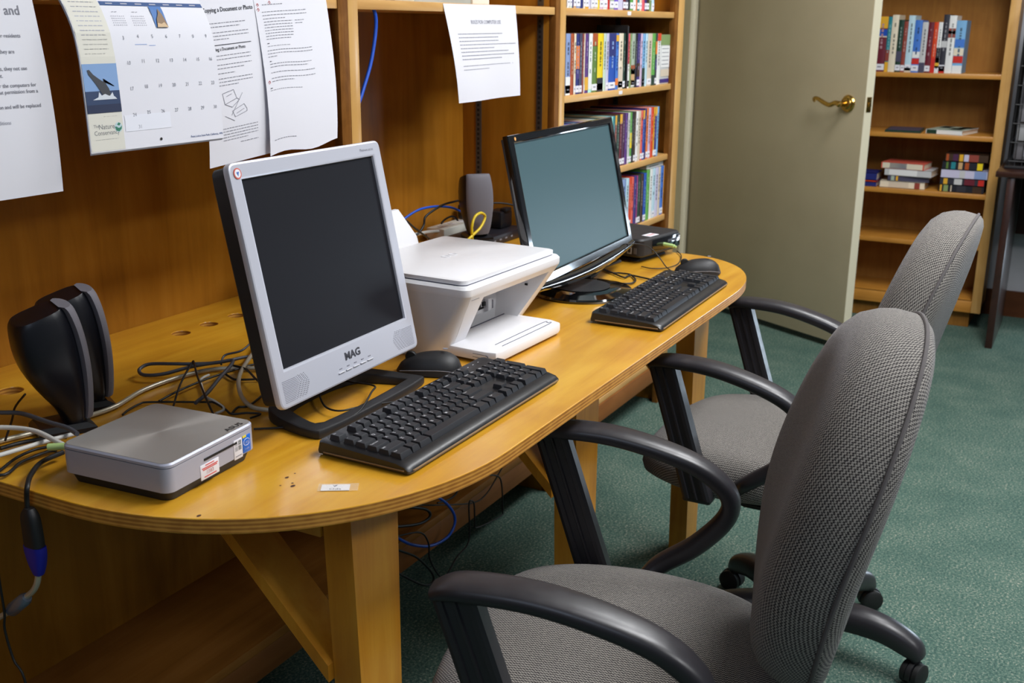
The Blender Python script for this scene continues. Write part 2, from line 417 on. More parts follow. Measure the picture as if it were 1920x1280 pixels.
# ------------------------------------------------------------------ bookcase beside the alcoves
bc = thing('bookcase', 'honey wood bookcase full of paperbacks standing between desk alcove and olive door', 'bookcase', (3.03, FY, 0)); ox = 3.03
ub([(2.553, 2.573, FY + 0.019, BY, 0.0, ZT, W_BACK)], 'side_panel', bc)
ub([(2.553, 2.579, FY, FY + 0.019, 0.0, ZT, W_END)], 'panel_edge', bc, 0.0008)
ub([(2.5792, 2.613, FY, FY + 0.019, 0.0, ZT, W_POST)], 'face_stile', bc)
ub([(3.455, 3.475, FY + 0.019, BY, 0.0, ZT, W_BACK)], 'side_panel', bc)
ub([(3.422, 3.452, FY, FY + 0.019, 0.0, ZT, W_END)], 'panel_edge', bc, 0.0008)
ub([(3.4522, 3.508, FY, FY + 0.019, 0.0, ZT, W_POST)], 'face_stile', bc)
ub([(3.475, 3.508, FY + 0.019, BY + 0.012, 0.0, ZT, W_POST)], 'end_panel', bc)
ub([(2.573, 3.455, BY, BY + 0.012, 0.0, ZT, W_BACK)], 'back_panel', bc, 0)
SZ = [1.3265, 1.104, 0.877, 0.676, 0.42, 0.170]
for i, z in enumerate(SZ):
    s = ub([(2.574, 3.454, FY + 0.004, BY - 0.001, z - 0.0185, z, W_SHELF)], 'shelf', bc)
ub([(2.573, 3.455, FY + 0.001, FY + 0.02, 0.092, 0.151, MATS['rail_wood'])], 'bottom_rail', bc)
ub([(2.573, 3.455, FY + 0.10, FY + 0.118, 0.0, 0.151, W_BACK)], 'toe_kick', bc)
standard(bc, 3.4545, 1.46, 0.2, 1.9, -1)
for z, x in ((1.3265, 3.045), (1.104, 3.0)):
    b = MB(); b.box((x - ox, FY + 0.0036 - oy, z - 0.0085), (0.026, 0.0006, 0.010), PAPER); b.build('shelf_label', bc)['label'] = 'small white shelf label'

# ------------------------------------------------------------------ bookcase on the far wall
FX = 5.03
b2 = thing('bookcase', 'sparsely filled honey wood bookcase against far wall, partly behind the open door', 'bookcase', (FX, 0.78, 0))
def vb(parts, name, bev=0.0015):
    b = MB()
    for x0, x1, y0, y1, z0, z1, mt in parts: b.box(((x0 + x1) / 2 - FX, (y0 + y1) / 2 - 0.78, (z0 + z1) / 2), (x1 - x0, y1 - y0, z1 - z0), mt, bev)
    return b.build(name, b2)
W_BACK2 = wood('panel_wood_far', (136, 90, 38), (158, 108, 48), (174, 124, 60), 'z', 0.5, 0.05, 0.9)
vb([(FX + 0.019, FX + 0.30, 0.362, 0.382, 0.075, 2.1, W_BACK2)], 'side_panel')
vb([(FX, FX + 0.019, 0.354, 0.394, 0.075, 2.1, W_POST)], 'face_stile')
vb([(FX + 0.019, FX + 0.30, 1.20, 1.22, 0.075, 2.1, W_BACK2)], 'side_panel')
vb([(FX, FX + 0.019, 1.19, 1.23, 0.075, 2.1, W_POST)], 'face_stile')
vb([(FX + 0.288, FX + 0.30, 0.382, 1.20, 0.075, 2.1, W_BACK2)], 'back_panel', 0)
for z in (1.36 + 0.22, 1.100, 0.843, 0.597, 0.374):
    vb([(FX + 0.003, FX + 0.287, 0.383, 1.199, z - 0.020, z, W_SHELFY)], 'shelf')
vb([(FX + 0.003, FX + 0.287, 0.383, 1.199, 0.105, 0.127, W_SHELFY)], 'shelf')
vb([(FX, FX + 0.019, 0.3945, 1.19, 0.075, 0.127, W_SHELFY)], 'bottom_rail')
vb([(FX + 0.04, FX + 0.30, 0.40, 1.20, 0.0, 0.0745, W_BACK2)], 'plinth')

# ------------------------------------------------------------------ the long desk
def desk_outline():
    P = []
    # straight front edge y = 0.635, elliptical ends, back edge at y = 1.523
    for k in range(0, 25):                      # left end: from the side up front
        a = PI + (PI / 2) * k / 24
        P.append((1.175 + 0.397 * math.copysign(abs(math.cos(a)) ** 0.96, math.cos(a)), 1.03 + 0.397 * math.copysign(abs(math.sin(a)) ** 0.92, math.sin(a))))
    for k in range(0, 25):
        a = 1.5 * PI + (PI / 2) * k / 24
        P.append((2.17 + 0.355 * abs(math.cos(a)) ** 0.9, 0.875 - 0.240 * abs(math.sin(a)) ** 0.9))
    P.append((2.525, 1.246)); P.append((2.5515, 1.252)); P.append((2.5515, 1.523)); P.append((0.778, 1.523))
    out = []
    for p in P:
        if not out or (Vector(p) - Vector(out[-1])).length > 1e-4: out.append(p)
    return out
DX, DY = 1.65, 1.05
dk = thing('desk', 'long honey plywood desk with rounded ends and diagonal braces holding the computers', 'desk', (DX, DY, 0))
outl = [(x - DX, y - DY) for x, y in desk_outline()]
def circ(x, y, r, n=20): return [(x - DX + r * math.cos(2 * PI * k / n), y - DY + r * math.sin(2 * PI * k / n)) for k in range(n)]
vs, fs = mesh_from_curve2d(outl, [circ(1.375, 1.421, .018), circ(1.446, 1.421, .018), circ(1.52, 1.42, .018), circ(1.01, 1.411, .02)], 0.7205, 0.740, 0.0012)
b = MB(); top = []; side = []
for f in fs:
    p = [Vector(vs[i]) for i in f]; n = (p[1] - p[0]).cross(p[2] - p[0])
    n = n.normalized() if n.length > 0 else Vector((0, 0, 1))
    (side if abs(n.z) < 0.3 else top).append(f)
b.add(vs, top, W_DESK); b.add(vs, side, W_EDGE)
stain = plain('desk_stain', (74, 40, 22), .5)
for x, y, r in ((.9405, .806, .0026), (.947, .812, .0016), (.934, .820, .0014), (.957, .829, .0022), (.972, .8285, .0014), (.823, .846, .0022), (1.39, .72, .0016), (1.372, .73, .0012), (1.41, .725, .0012)):
    b.add([(x - DX + r * math.cos(q) * (1.5 if r > .002 else 1), y - DY + r * math.sin(q), .7403) for q in [2 * PI * k / 9 for k in range(9)]], [tuple(range(9))], stain)
b.build('desktop', dk, angle=30)
for lx in (1.003, 1.682, 2.338):
    b = MB()
    def tap(z): return 0.030 * (0.72 - z) / 0.72
    y0, y1 = 0.77 - DY, 0.815 - DY
    b.loft([[(lx - DX + tap(z), y0, z), (lx + 0.107 - DX, y0, z), (lx + 0.107 - DX, y1, z), (lx - DX + tap(z), y1, z)] for z in (0.0, 0.24, 0.48, 0.7202)], W_LEG)
    b.build('leg', dk, angle=20)
    b = MB(); b.box((lx + 0.009 - DX, (0.816 + 1.24) / 2 - DY, 0.680), (0.018, 0.42, 0.079), W_LEG, 0.001); b.build('apron', dk)
    b = MB()   # 45-degree brace from the leg up to the desktop
    L_ = 0.43; M_ = tr(lx + 0.040 - DX, 0.815 - DY, 0.425) @ rot('X', PI / 4)
    ln = 0.40
    prof = [(0, 0.0), (0.2945, 0.2945), (0.2945 - 0.0255, 0.2945), (0, 0.0255)]
    for q in (0,):
        xs = (lx - 0.0 - DX, lx + 0.070 - DX)
        rr = [[(x, 0.8155 - DY + py, 0.425 + pz) for py, pz in prof] for x in xs]
        b.loft(rr, W_LEG)
    b.build('brace', dk, angle=20)
# ------------------------------------------------------------------ books
BM_ = {}
PAL = dict(paleblue=('pale blue', (134, 154, 198)), rust=('rust brown', (166, 76, 30)), cream=('cream', (226, 214, 190)), navy=('navy blue', (34, 42, 112)),
 slate=('slate grey', (72, 70, 92)), redbrown=('red-brown', (142, 64, 52)), purple=('purple', (88, 48, 122)), white=('white', (228, 228, 226)), aqua=('aqua', (170, 222, 214)),
 green=('moss green', (92, 122, 52)), yellow=('bright yellow', (232, 204, 22)), mint=('pale mint', (196, 214, 196)), lavender=('lavender', (198, 194, 218)),
 blue=('deep blue', (22, 76, 172)), midblue=('mid blue', (66, 118, 200)), forest=('dark green', (28, 58, 46)), pink=('coral pink', (222, 92, 104)), olive=('olive green', (128, 150, 96)),
 sage=('grey-green', (164, 178, 160)), black=('black', (26, 28, 38)), indigo=('indigo', (58, 42, 116)), lilac=('lilac', (206, 180, 204)), sky=('sky blue', (120, 172, 214)), beige=('beige', (208, 194, 174)),
 leaf=('leaf green', (96, 166, 74)), red=('red', (196, 40, 30)), grey=('light grey', (196, 196, 196)), violet=('violet', (112, 86, 196)), maroon=('maroon', (104, 28, 44)), orange=('orange', (226, 122, 40)),
 teal=('teal', (36, 128, 138)), plum=('plum', (74, 36, 70)), brown=('dark brown', (62, 42, 26)), salmon=('salmon red', (222, 100, 82)), magenta=('magenta', (160, 56, 124)), gold=('golden yellow', (222, 168, 44)),
 charcoal=('charcoal', (46, 46, 56)), tan=('tan', (198, 160, 112)), ice=('ice blue', (186, 214, 226)), scarlet=('orange-red', (210, 66, 26)))
def bmat(k):
    if k not in BM_: BM_[k] = plain('book_' + PAL[k][0].replace(' ', '_').replace('-', '_'), PAL[k][1], 0.42)
    return BM_[k]

def book(w, h, d, col, bands=(), lab=True, rnd=None, ink=None):
    """book standing on z=0; spine faces -y at y=0, thickness along x centred on 0. bands: (z0, z1, colour) fractions of height"""
    b = MB(); m = bmat(col); t = 0.0016
    b.box((-w / 2 + t / 2, d / 2, h / 2), (t, d, h), m); b.box((w / 2 - t / 2, d / 2, h / 2), (t, d, h), m)
    n = 5; ring = []
    for z in (0, h):
        ring.append([(w / 2 * math.cos(PI + PI * k / n), 0.002 - 0.002 * math.sin(PI * k / n), z) for k in range(n + 1)] + [(w / 2, 0.004, z), (-w / 2, 0.004, z)])
    b.loft(ring, m)
    b.box((0, d / 2 + 0.001, h / 2), (w - 2 * t, d - 0.008, h - 0.006), PAGES)
    e = 0.0005
    def band(z0, z1, mt, fx=1.0, k=0.0):
        hw = (w / 2 - 0.0004) * fx
        b.box((k * w, -e * 0.5 + 0.0001, (z0 + z1) / 2 * h), (2 * hw, 0.0012, (z1 - z0) * h), mt)
    for z0, z1, c in bands: band(z0, z1, bmat(c) if isinstance(c, str) else c)
    c_ = PAL[col][1]; ik = plain('title_' + col, tuple(int(q * .55) for q in c_) if sum(c_) > 380 else tuple(int(q + (235 - q) * .5) for q in c_), .5)
    if ink is not None: ik = ink
    rr = rnd or random
    if w > 0.008:                                 # title strokes down the spine
        z = 0.86
        while z > 0.36:
            l = rr.uniform(0.02, 0.07)
            b.box((0, -0.0009, (z - l / 2) * h), (w * 0.2, 0.0006, l * h), ik); z -= l + rr.uniform(0.012, 0.03)
            if rr.random() < 0.12: z -= 0.1
    if lab: band(0.03, 0.14, PAPER, 0.98); 
    if lab and w > 0.012: b.box((0, -0.0014, 0.09 * h), (w * 0.4, 0.0004, 0.02 * h), INKS)
    return b

ORD = ['first', 'second', 'third', 'fourth', 'fifth']
def row(items, y, z, shelf, group, depth=0.115, facing='y', h0=0.158):
    """items: (x0, x1, colour key, height or None, bands, label sticker)"""
    rnd = random.Random(hash(len(shelf)) % 97 + len(items))
    for i, it in enumerate(items):
        x0, x1, col = it[0], it[1], it[2]; h = it[3] or h0; bands = it[4] if len(it) > 4 else (); lab = it[5] if len(it) > 5 else True
        lo, hi = min(x0, x1), max(x0, x1); w = max(hi - lo - 0.0007, 0.004)
        o = book(w, h, depth - rnd.uniform(0, 0.012), col, bands, lab, rnd).build('book', None)
        if facing == 'y':
            o.location = ((lo + hi) / 2, y, z + 0.0004)
        else:
            o.location = (y, (lo + hi) / 2, z + 0.0004); o.rotation_euler = (0, 0, -PI / 2)
        l = items[i - 1][2] if i else None; r = items[i + 1][2] if i + 1 < len(items) else None
        nm = PAL[col][0]
        if l and r: txt = f'{nm} book between {PAL[l][0]} and {PAL[r][0]} ones on {shelf}'
        elif r: txt = f'{nm} book at the left end of {shelf}, beside {PAL[r][0]}'
        else: txt = f'{nm} book at the right end of {shelf}, beside {PAL[l][0]}'
        tag(o, txt, 'book', group)

R2 = [2.64, 2.669, 2.691, 2.704, 2.726, 2.744, 2.755, 2.762, 2.785, 2.809, 2.845, 2.886, 2.905, 2.925, 2.975, 2.996, 3.03, 3.048]
c2 = [('paleblue', ((0, .3, 'white'), (.1, .16, 'black'))), ('rust', ()), ('cream', ()), ('navy', ((.42, .8, 'orange'), (.25, .4, 'indigo'))), ('slate', ()), ('redbrown', ()), ('cream', ()), ('purple', ((.05, .27, 'gold'),)),
      ('aqua', ((0.06, 1, 'white'),)), ('green', ((.79, 1, 'rust'),)), ('yellow', ((.0, .24, 'black'), (.03, .14, 'gold'))), ('mint', ()), ('lavender', ()), ('blue', ((.6, 1, 'navy'),)), ('midblue', ((.08, .2, 'orange'), (.86, .97, 'gold'))), ('cream', ((0, .4, 'beige'),)), ('forest', ())]
row([(R2[i], R2[i + 1], c, 0.158, bd, i in (0, 2, 3, 4, 13, 16) or i % 3 == 0) for i, (c, bd) in enumerate(c2)], 1.262, 1.104, 'the bookend shelf', 'paperbacks on the bookend shelf')
R2b = [3.066, 3.08, 3.094, 3.123, 3.141, 3.164, 3.182, 3.205, 3.224, 3.262, 3.291, 3.307, 3.336]
c2b = [('pink', ((0, .45, 'white'),)), ('olive', ()), ('sage', ((.05, .35, 'tan'), (.25, .42, 'rust'))), ('black', ()), ('indigo', ((.2, .45, 'brown'),)), ('lilac', ()), ('sky', ((0, .35, 'forest'),)), ('ice', ()), ('beige', ()), ('leaf', ((0, .2, 'forest'),)),
       ('charcoal', ((.6, .85, 'orange'), (.3, .5, 'indigo'))), ('white', ((.86, 1, 'scarlet'),))]
row([(R2b[i], R2b[i + 1], c, 0.157, bd, i % 2 == 0) for i, (c, bd) in enumerate(c2b)], 1.262, 1.104, 'the bookend shelf right side', 'paperbacks on the bookend shelf')
b = book(0.032, 0.153, 0.105, 'grey', (), False)
# its wide front cover faces out: turned to show the cover
b2_ = MB(); b2_.box((0, 0.012, 0.0765), (0.103, 0.024, 0.153), bmat('grey'), 0.001); b2_.box((0, -0.0004, 0.137), (0.1024, 0.0008, 0.032), bmat('olive')); b2_.box((0, -0.0004, 0.010), (0.1024, 0.0008, 0.012), bmat('indigo'))
b2_.box((-0.008, -0.0006, 0.085), (0.076, 0.0008, 0.066), bmat('white')); b2_.box((0.045, -0.0006, 0.075), (0.016, 0.0008, 0.085), bmat('brown')); b2_.box((-0.002, -0.0006, 0.035), (0.085, 0.0008, 0.022), bmat('beige'))
for k in range(5): b2_.box((-0.01, -0.0012, 0.11 - k * 0.012), (0.06, 0.0006, 0.002), INKS)
o = b2_.build('book', None, (3.392, 1.264, 1.1044)); tag(o, 'light grey book with cover facing out beside the right post of the bookend shelf', 'book', 'paperbacks on the bookend shelf')
be = thing('bookend', 'black metal bookend rising above the row of paperbacks', 'bookend', (3.057, 1.262, 1.1045))
m_ = MB(); m_.box((0.004, 0.05, 0.0905), (0.0015, 0.10, 0.181), BLACKM); m_.box((0.004, 0.0515, 0.0004), (0.004, 0.098, 0.0008), BLACKM); m_.build('plate', be)
m_ = MB(); m_.tube([(0.004, 0.0, 0.002), (0.004, 0.0, 0.178)], 0.0028, STEEL, 8, smooth=False); m_.build('edge_rod', be)

R1 = [2.641, 2.658, 2.672, 2.68, 2.697, 2.723, 2.741, 2.755, 2.776, 2.791, 2.812, 2.836, 2.849, 2.874, 2.903, 2.919, 2.951, 2.978, 3.015, 3.036, 3.053, 3.068, 3.092, 3.113, 3.124, 3.142, 3.16, 3.183, 3.2, 3.22, 3.239, 3.262]
c1 = ['white', 'mint', 'navy', 'tan', 'paleblue', 'navy', 'cream', 'gold', 'lavender', 'grey', 'beige', 'yellow', 'lilac', 'white', 'red', 'sage', 'violet', 'lavender', 'maroon', 'slate', 'black', 'leaf', 'white', 'orange', 'teal', 'cream', 'pink', 'indigo', 'brown', 'olive', 'ice']
row([(R1[i], R1[i + 1], c, 0.16, ((0.2, .45, 'white'),) if i % 4 == 1 else (), i % 3 != 2) for i, c in enumerate(c1)], 1.262, 1.3265, 'the top visible shelf', 'paperbacks on the top visible shelf')
R3 = [2.652, 2.667, 2.68, 2.692, 2.706, 2.721, 2.734, 2.748, 2.767, 2.794, 2.815, 2.842, 2.862, 2.885, 2.913, 2.931, 2.950, 2.971, 2.987, 3.0, 3.023, 3.042, 3.065, 3.086, 3.104, 3.12, 3.135, 3.152, 3.171, 3.192, 3.21, 3.225, 3.24, 3.256, 3.278, 3.302, 3.314, 3.332, 3.348]
c3 = ['cream', 'paleblue', 'lavender', 'midblue', 'violet', 'navy', 'slate', 'sky', 'indigo', 'lilac', 'cream', 'beige', 'ice', 'forest', 'sage', 'tan', 'aqua', 'teal', 'redbrown', 'forest', 'maroon', 'plum', 'purple', 'grey', 'leaf', 'black', 'brown', 'white', 'beige', 'salmon', 'blue', 'navy', 'orange', 'lilac', 'scarlet', 'gold', 'indigo', 'sky']
row([(R3[i], R3[i + 1], c, 0.146 + 0.008 * min(1, max(0, (i - 9) / 12)) + 0.004 * (i > 30), ((.82, 1, 'gold'),) if i in (18, 20, 30, 36) else ((.3, .6, 'yellow'),) if i == 24 else (), i % 3 != 1) for i, c in enumerate(c3)], 1.262, 0.877, 'the third bookcase shelf', 'paperbacks beside the black monitor', depth=0.19)
R4 = [2.64, 2.67, 2.70, 2.73, 2.76, 2.79, 2.82, 2.85, 2.88, 2.91, 2.94, 2.97, 3.0, 3.03, 3.06, 3.089, 3.115, 3.135, 3.154, 3.178, 3.188, 3.212, 3.237, 3.261, 3.29, 3.315, 3.341, 3.368, 3.388, 3.416, 3.444]
c4 = ['cream', 'navy', 'red', 'white', 'green', 'sky', 'black', 'tan', 'blue', 'mint', 'maroon', 'grey', 'gold', 'slate', 'paleblue', 'ice', 'scarlet', 'salmon', 'indigo', 'magenta', 'forest', 'brown', 'blue', 'leaf', 'white', 'ice', 'lavender', 'beige', 'midblue', 'gold']
row([(R4[i], R4[i + 1], c, 0.155 + 0.007 * (i > 22), (), i % 3 == 1 or i in (16, 20, 22)) for i, c in enumerate(c4)][13:], 1.262, 0.676, 'the lowest filled shelf', 'paperbacks above the small black computer', depth=0.19)
b = book(0.013, 0.15, 0.105, 'white', (), False); o = b.build('book', None, (3.345, 1.27, 0.676 + 0.167 + 0.0125), (0, PI / 2, 0))
o.rotation_euler = (0, -PI / 2, 0); o.location = (3.425, 1.268, 0.676 + 0.1625 + 0.0075); tag(o, 'white book lying flat on top of the lowest upright paperback row', 'book')

# far bookcase, spines facing the room
RB = [0.922, 0.87, 0.854, 0.826, 0.803, 0.786, 0.759, 0.728, 0.704, 0.681, 0.663, 0.646, 0.629, 0.606, 0.58, 0.553]
cb = [('navy', .226, (), False), ('maroon', .234, ((.78, .99, 'gold'), (.64, .76, 'blue'), (.62, .64, 'cream')), True), ('teal', .23, ((.2, .4, 'redbrown'), (0, .18, 'gold')), False), ('cream', .238, (), False), ('forest', .218, ((.2, .4, 'slate'),), True), ('redbrown', .212, (), True),
      ('ice', .236, ((.0, .08, 'beige'),), True), ('midblue', .217, ((.28, .4, 'white'), (.16, .27, 'red')), True), ('grey', .209, ((0, .2, 'slate'),), False), ('maroon', .209, (), True), ('scarlet', .209, ((.0, .3, 'red'),), False), ('white', .209, ((.2, .5, 'black'), (.1, .3, 'gold')), True),
      ('charcoal', .24, ((0, .12, 'red'), (.44, .55, 'grey')), True), ('white', .236, ((.62, .78, 'redbrown'), (.68, .74, 'teal')), False), ('sky', .216, ((.5, .65, 'midblue'), (.2, .33, 'red'), (0, .15, 'white'), (.34, .48, 'cream')), False)]
cb = cb[1:]
RB = RB[0:1] + RB[2:] if False else RB
items = []
ed = [0.912] + [0.87, 0.854, 0.826, 0.803, 0.786, 0.759, 0.728, 0.704, 0.681, 0.663, 0.646, 0.622, 0.593, 0.553][0:]
for i, (c, h, bd, lb) in enumerate(cb):
    items.append((ed[i], ed[i + 1], c, h, bd, lb))
row(items, 5.045, 1.1, 'the far bookcase', 'books standing in the far bookcase', 0.16, 'x', 0.21)
def flat(w, l, t, col, pos, rz, txt, bands=(), spine=True, group=None, art=None):
    """book lying flat: spine along local x faces -y"""
    b = MB(); m = bmat(col); k = 0.0018
    b.box((0, l / 2, k / 2), (w, l, k), m); b.box((0, l / 2, t - k / 2), (w, l, k), m)
    if spine: b.box((0, 0.0015, t / 2), (w, 0.003, t), m)
    b.box((0, l / 2 + 0.0005, t / 2), (w - 0.006, l - 0.007, t - 2 * k), PAGES)
    for x0, x1, c in bands: b.box((((x0 + x1) / 2 - 0.5) * w, -0.0004, t / 2), ((x1 - x0) * w, 0.0010, t * 0.86), bmat(c))
    for x0, x1, y0, y1, c in (art or ()): b.box((((x0 + x1) / 2 - 0.5) * w, (y0 + y1) / 2 * l, t + 0.0003), ((x1 - x0) * w, (y1 - y0) * l, 0.0008), bmat(c))
    o = b.build('book', None, pos, (0, 0, rz)); return tag(o, txt, 'book', group)
# local x -> world: rz = -90deg turns local +x to -y, local +y to +x ; spine faces -x (the room)
Q = -PI / 2
flat(.155, .21, .019, 'white', (5.05, .595, .8432), Q - 0.22, 'white-edged hardback lying on the nearly empty middle shelf of far bookcase', ((.02, .3, 'forest'),), True, art=((.02, .98, .02, .98, 'sage'), (.5, .85, .2, .6, 'brown'), (.1, .4, .5, .9, 'slate'), (.6, .98, .6, .95, 'tan')))
flat(.15, .21, .009, 'forest', (5.046, .764, .8432), Q + 0.05, 'thin dark green book lying beside the white-edged hardback', (), True, art=((.05, .95, .05, .95, 'slate'),))
g = 'books lying in the left pile'
flat(.19, .15, .030, 'cream', (5.06, .745, .5972), Q, 'cream hardback at the bottom of the left lying pile', ((.2, .65, 'beige'), (.78, .9, 'redbrown')), group=g)
flat(.175, .15, .024, 'slate', (5.07, .722, .6274), Q + 0.05, 'dark slate book, second from bottom of the left lying pile', ((.08, .16, 'sage'), (.2, .25, 'gold')), group=g)
flat(.20, .16, .029, 'grey', (5.062, .726, .6516), Q - 0.06, 'pale grey hardback lying under the top book of the left pile', ((.1, .7, 'white'),), group=g)
flat(.185, .15, .027, 'salmon', (5.065, .752, .6808), Q - 0.1, 'pink-edged book with blue lettering on top of the left lying pile', ((.03, .97, 'cream'), (.2, .6, 'paleblue')), group=g)
g = 'books lying in the right pile'
flat(.182, .13, .032, 'black', (5.055, .497, .5972), Q, 'black patterned book at the bottom of the right lying pile', ((.02, .06, 'gold'), (.26, .28, 'cream'), (.1, .2, 'olive'), (.4, .6, 'charcoal'), (.75, .95, 'brown')), group=g)
flat(.18, .13, .029, 'charcoal', (5.053, .497, .6294), Q, 'dark book with red label, second from bottom of right pile', ((.08, .17, 'gold'), (.32, .5, 'grey'), (.55, .78, 'maroon'), (.86, .99, 'red')), group=g)
flat(.188, .14, .037, 'lavender', (5.05, .492, .6586), Q, 'lilac grey thick book in the middle of the right lying pile', ((.4, .52, 'grey'), (.72, .98, 'paleblue')), group=g)
flat(.165, .13, .034, 'black', (5.053, .503, .6958), Q, 'black book with yellow sticker, second from top of right pile', ((.1, .15, 'green'), (.22, .33, 'teal'), (.4, .5, 'tan'), (.56, .66, 'rust'), (.86, .99, 'yellow')), group=g)
flat(.172, .13, .034, 'brown', (5.056, .49, .73), Q, 'dark brown book topmost in the right lying pile', ((.02, .08, 'rust'), (.18, .3, 'plum'), (.33, .42, 'gold'), (.44, .55, 'lavender'), (.55, .78, 'redbrown')), group=g)
g = 'books half hidden by the door'
flat(.17, .14, .020, 'indigo', (5.055, .94, .5972), Q, 'indigo book lying lowest at the door edge of far bookcase', ((.0, .99, 'navy'),), group=g)
flat(.17, .14, .008, 'scarlet', (5.056, .942, .6174), Q, 'thin orange-red book lying between two dark blue ones by the door', (), group=g)
flat(.17, .14, .032, 'navy', (5.054, .94, .6256), Q, 'thick navy book lying on top beside the door edge', (), group=g)
DZ = 0.7405
def plane(o, u, v):
    o, u, v = Vector(o), Vector(u), Vector(v)
    return lambda a, b: o + u * a + v * b

# ------------------------------------------------------------------ silver monitor
def silver_monitor():
    t = thing('monitor', 'silver framed monitor with a blank dark screen in front of the white printer', 'monitor', (1.214, 0.945, DZ), 0.03)
    k = 1.0                              # overall size
    Mt = tr(0, 0, 0.2215) @ rot('X', -0.203)      # local: x right, y back, z up; face at y = 0
    W, H0, H1 = 0.1705 * k, -0.1765 * k, 0.1480 * k
    sw, s0, s1 = 0.1545 * k, -0.1305 * k, 0.1310 * k
    b = MB()
    # frame with an opening
    o = [(-W, H0), (W, H0), (W, H1), (-W, H1)]; i_ = [(-sw, s0), (sw, s0), (sw, s1), (-sw, s1)]
    def rr(pts, r, n=4):
        out = []; m = len(pts)
        for j in range(m):
            p = Vector(pts[j]); a = (Vector(pts[j - 1]) - p).normalized(); c = (Vector(pts[(j + 1) % m]) - p).normalized()
            for q in range(n + 1):
                s = q / n; out.append(tuple(p + a * r * (1 - s) ** 2 + c * r * s ** 2))
        return out
    vs, fs = mesh_from_curve2d(rr(o, 0.009), [i_], 0.0, 0.011, 0.003)
    b.add([(x, 0.011 - z, y) for x, y, z in vs], fs, SILVER, Mt)
    def on(x, y, e=0.0006): return Mt @ Vector((x, -e, y))
    ym = s0 - 0.016 * k
    b.text('MAG', 0.0155, INK, lambda a, c: on(a, ym + c - 0.004, 0.0005), 'CENTER', 0.03, 1.15)
    b.text('Platinum series', 0.0058, INKS, lambda a, c: on(0.118 + a, s1 + 0.0065 + c, 0.0005), 'LEFT', 0.0)
    for j in range(5):
        x = -0.046 + j * 0.0182; y0 = H0 + 0.0115
        b.box((x + 0.012, -0.0006, y0), (0.0135, 0.0012, 0.0014), SILVERD, 0, Mt); b.box((x + 0.012, -0.0012, y0 + 0.0008), (0.0135, 0.0010, 0.0009), WHITEP, 0, Mt)
        b.box((x + 0.012, -0.0003, y0 + 0.006), (0.006, 0.0008, 0.0012), INKS, 0, Mt)
    HOLE = plain('grille_shadow', (132, 132, 141), .6)
    for s in (-1, 1):                      # speaker holes: lines outside, fading into dots
        for r_ in range(14):
            y = H0 + 0.0055 + r_ * 0.0022; e = 0.128 + 0.0016 * abs(r_ - 9)
            b.box((s * (0.1625 + e) / 2 * k, -0.0002, y), ((0.1625 - e) * k, 0.0006, 0.0006), HOLE, 0, Mt)
            for q in range(8):
                x = e - 0.003 - 0.0032 * q
                if x > 0.106 + abs(r_ - 7) * .0012: b.box((s * x * k, -0.0002, y + (q % 2) * 0.0011), (0.0009, 0.0006, 0.0009), HOLE, 0, Mt)
    b.build('bezel', t)
    st = MB(); st.lathe([(0, 0), (0.0072, 0), (0.0072, 0.0006), (0, 0.0006)], plain('sticker_red', (206, 96, 82), 0.5), 20, Mt @ tr(-W + 0.0115, -0.0004, H1 - 0.0115) @ rot('X', PI / 2))
    st.lathe([(0, 0), (0.0055, 0), (0.0055, 0.0008), (0, 0.0008)], PAPER, 20, Mt @ tr(-W + 0.0115, -0.0004, H1 - 0.0115) @ rot('X', PI / 2))
    q = [on(-W + 0.0115 + a, H1 - 0.0115 + c, 0.0015) for a, c in ((-0.0026, 0.002), (0.0026, 0.002), (0, -0.0034))]
    st.add(q, [(0, 1, 2)], plain('sticker_blue', (70, 110, 180), 0.5)); st.build('round_sticker', t)['label'] = 'small round red and blue sticker in the corner'
    sc_ = MB(); sc_.box((0, 0.0065, (s0 + s1) / 2), (2 * sw + 0.004, 0.004, s1 - s0 + 0.004), plain('lcd_dark', (28, 28, 33), 0.42, spec=0.14), 0, Mt); sc_.build('screen', t)
    bk = MB()
    rings = []
    for y, g, dz in ((0.0108, 0.0008, 0), (0.034, 0.002, 0), (0.046, 0.014, 0), (0.058, 0.06, -0.005)):
        rings.append([(a, y, c + dz) for a, c in rr([(-W + g, H0 + g), (W - g, H0 + g), (W - g, H1 - g), (-W + g, H1 - g)], 0.012)])
    bk.loft(rings, BLACKM, Mt); bk.build('back_housing', t)
    nk = MB(); nk.sweep([(0, 0.072, 0.10), (0, 0.066, 0.05), (0, 0.05, 0.022), (0, 0.035, 0.008)], (1, 0, 0), [(0.034, 0.012), (0.036, 0.012), (0.046, 0.010), (0.06, 0.007)], BLACKM, 16); nk.build('stand_neck', t)
    # ring foot
    outer = [(-0.142, -0.045), (-0.120, -0.062), (0.0, -0.067), (0.120, -0.064), (0.142, -0.048), (0.122, 0.030), (0.085, 0.058), (0, 0.066), (-0.085, 0.058), (-0.122, 0.030)]
    inner = [(-.120, -.039), (-.098, -.047), (0, -.052), (.098, -.049), (.120, -.040), (.100, .020), (.068, .040), (0, .046), (-.068, .040), (-.100, .020)]
    vs, fs = mesh_from_curve2d([(p.x, p.y) for p in catmull([(*q, 0) for q in outer], 4, True)], [[(p.x, p.y) for p in catmull([(*q, 0) for q in inner], 4, True)]], 0.0, 0.013, 0.003)
    ft = MB(); ft.add([(x * .95 - .004, y - .008, z if z < 0.004 else z + 0.006 * max(0, min(1, (y + 0.03) / 0.08))) for x, y, z in vs], fs, BLACKM); ft.build('stand_foot', t)
    return t
silver_monitor()

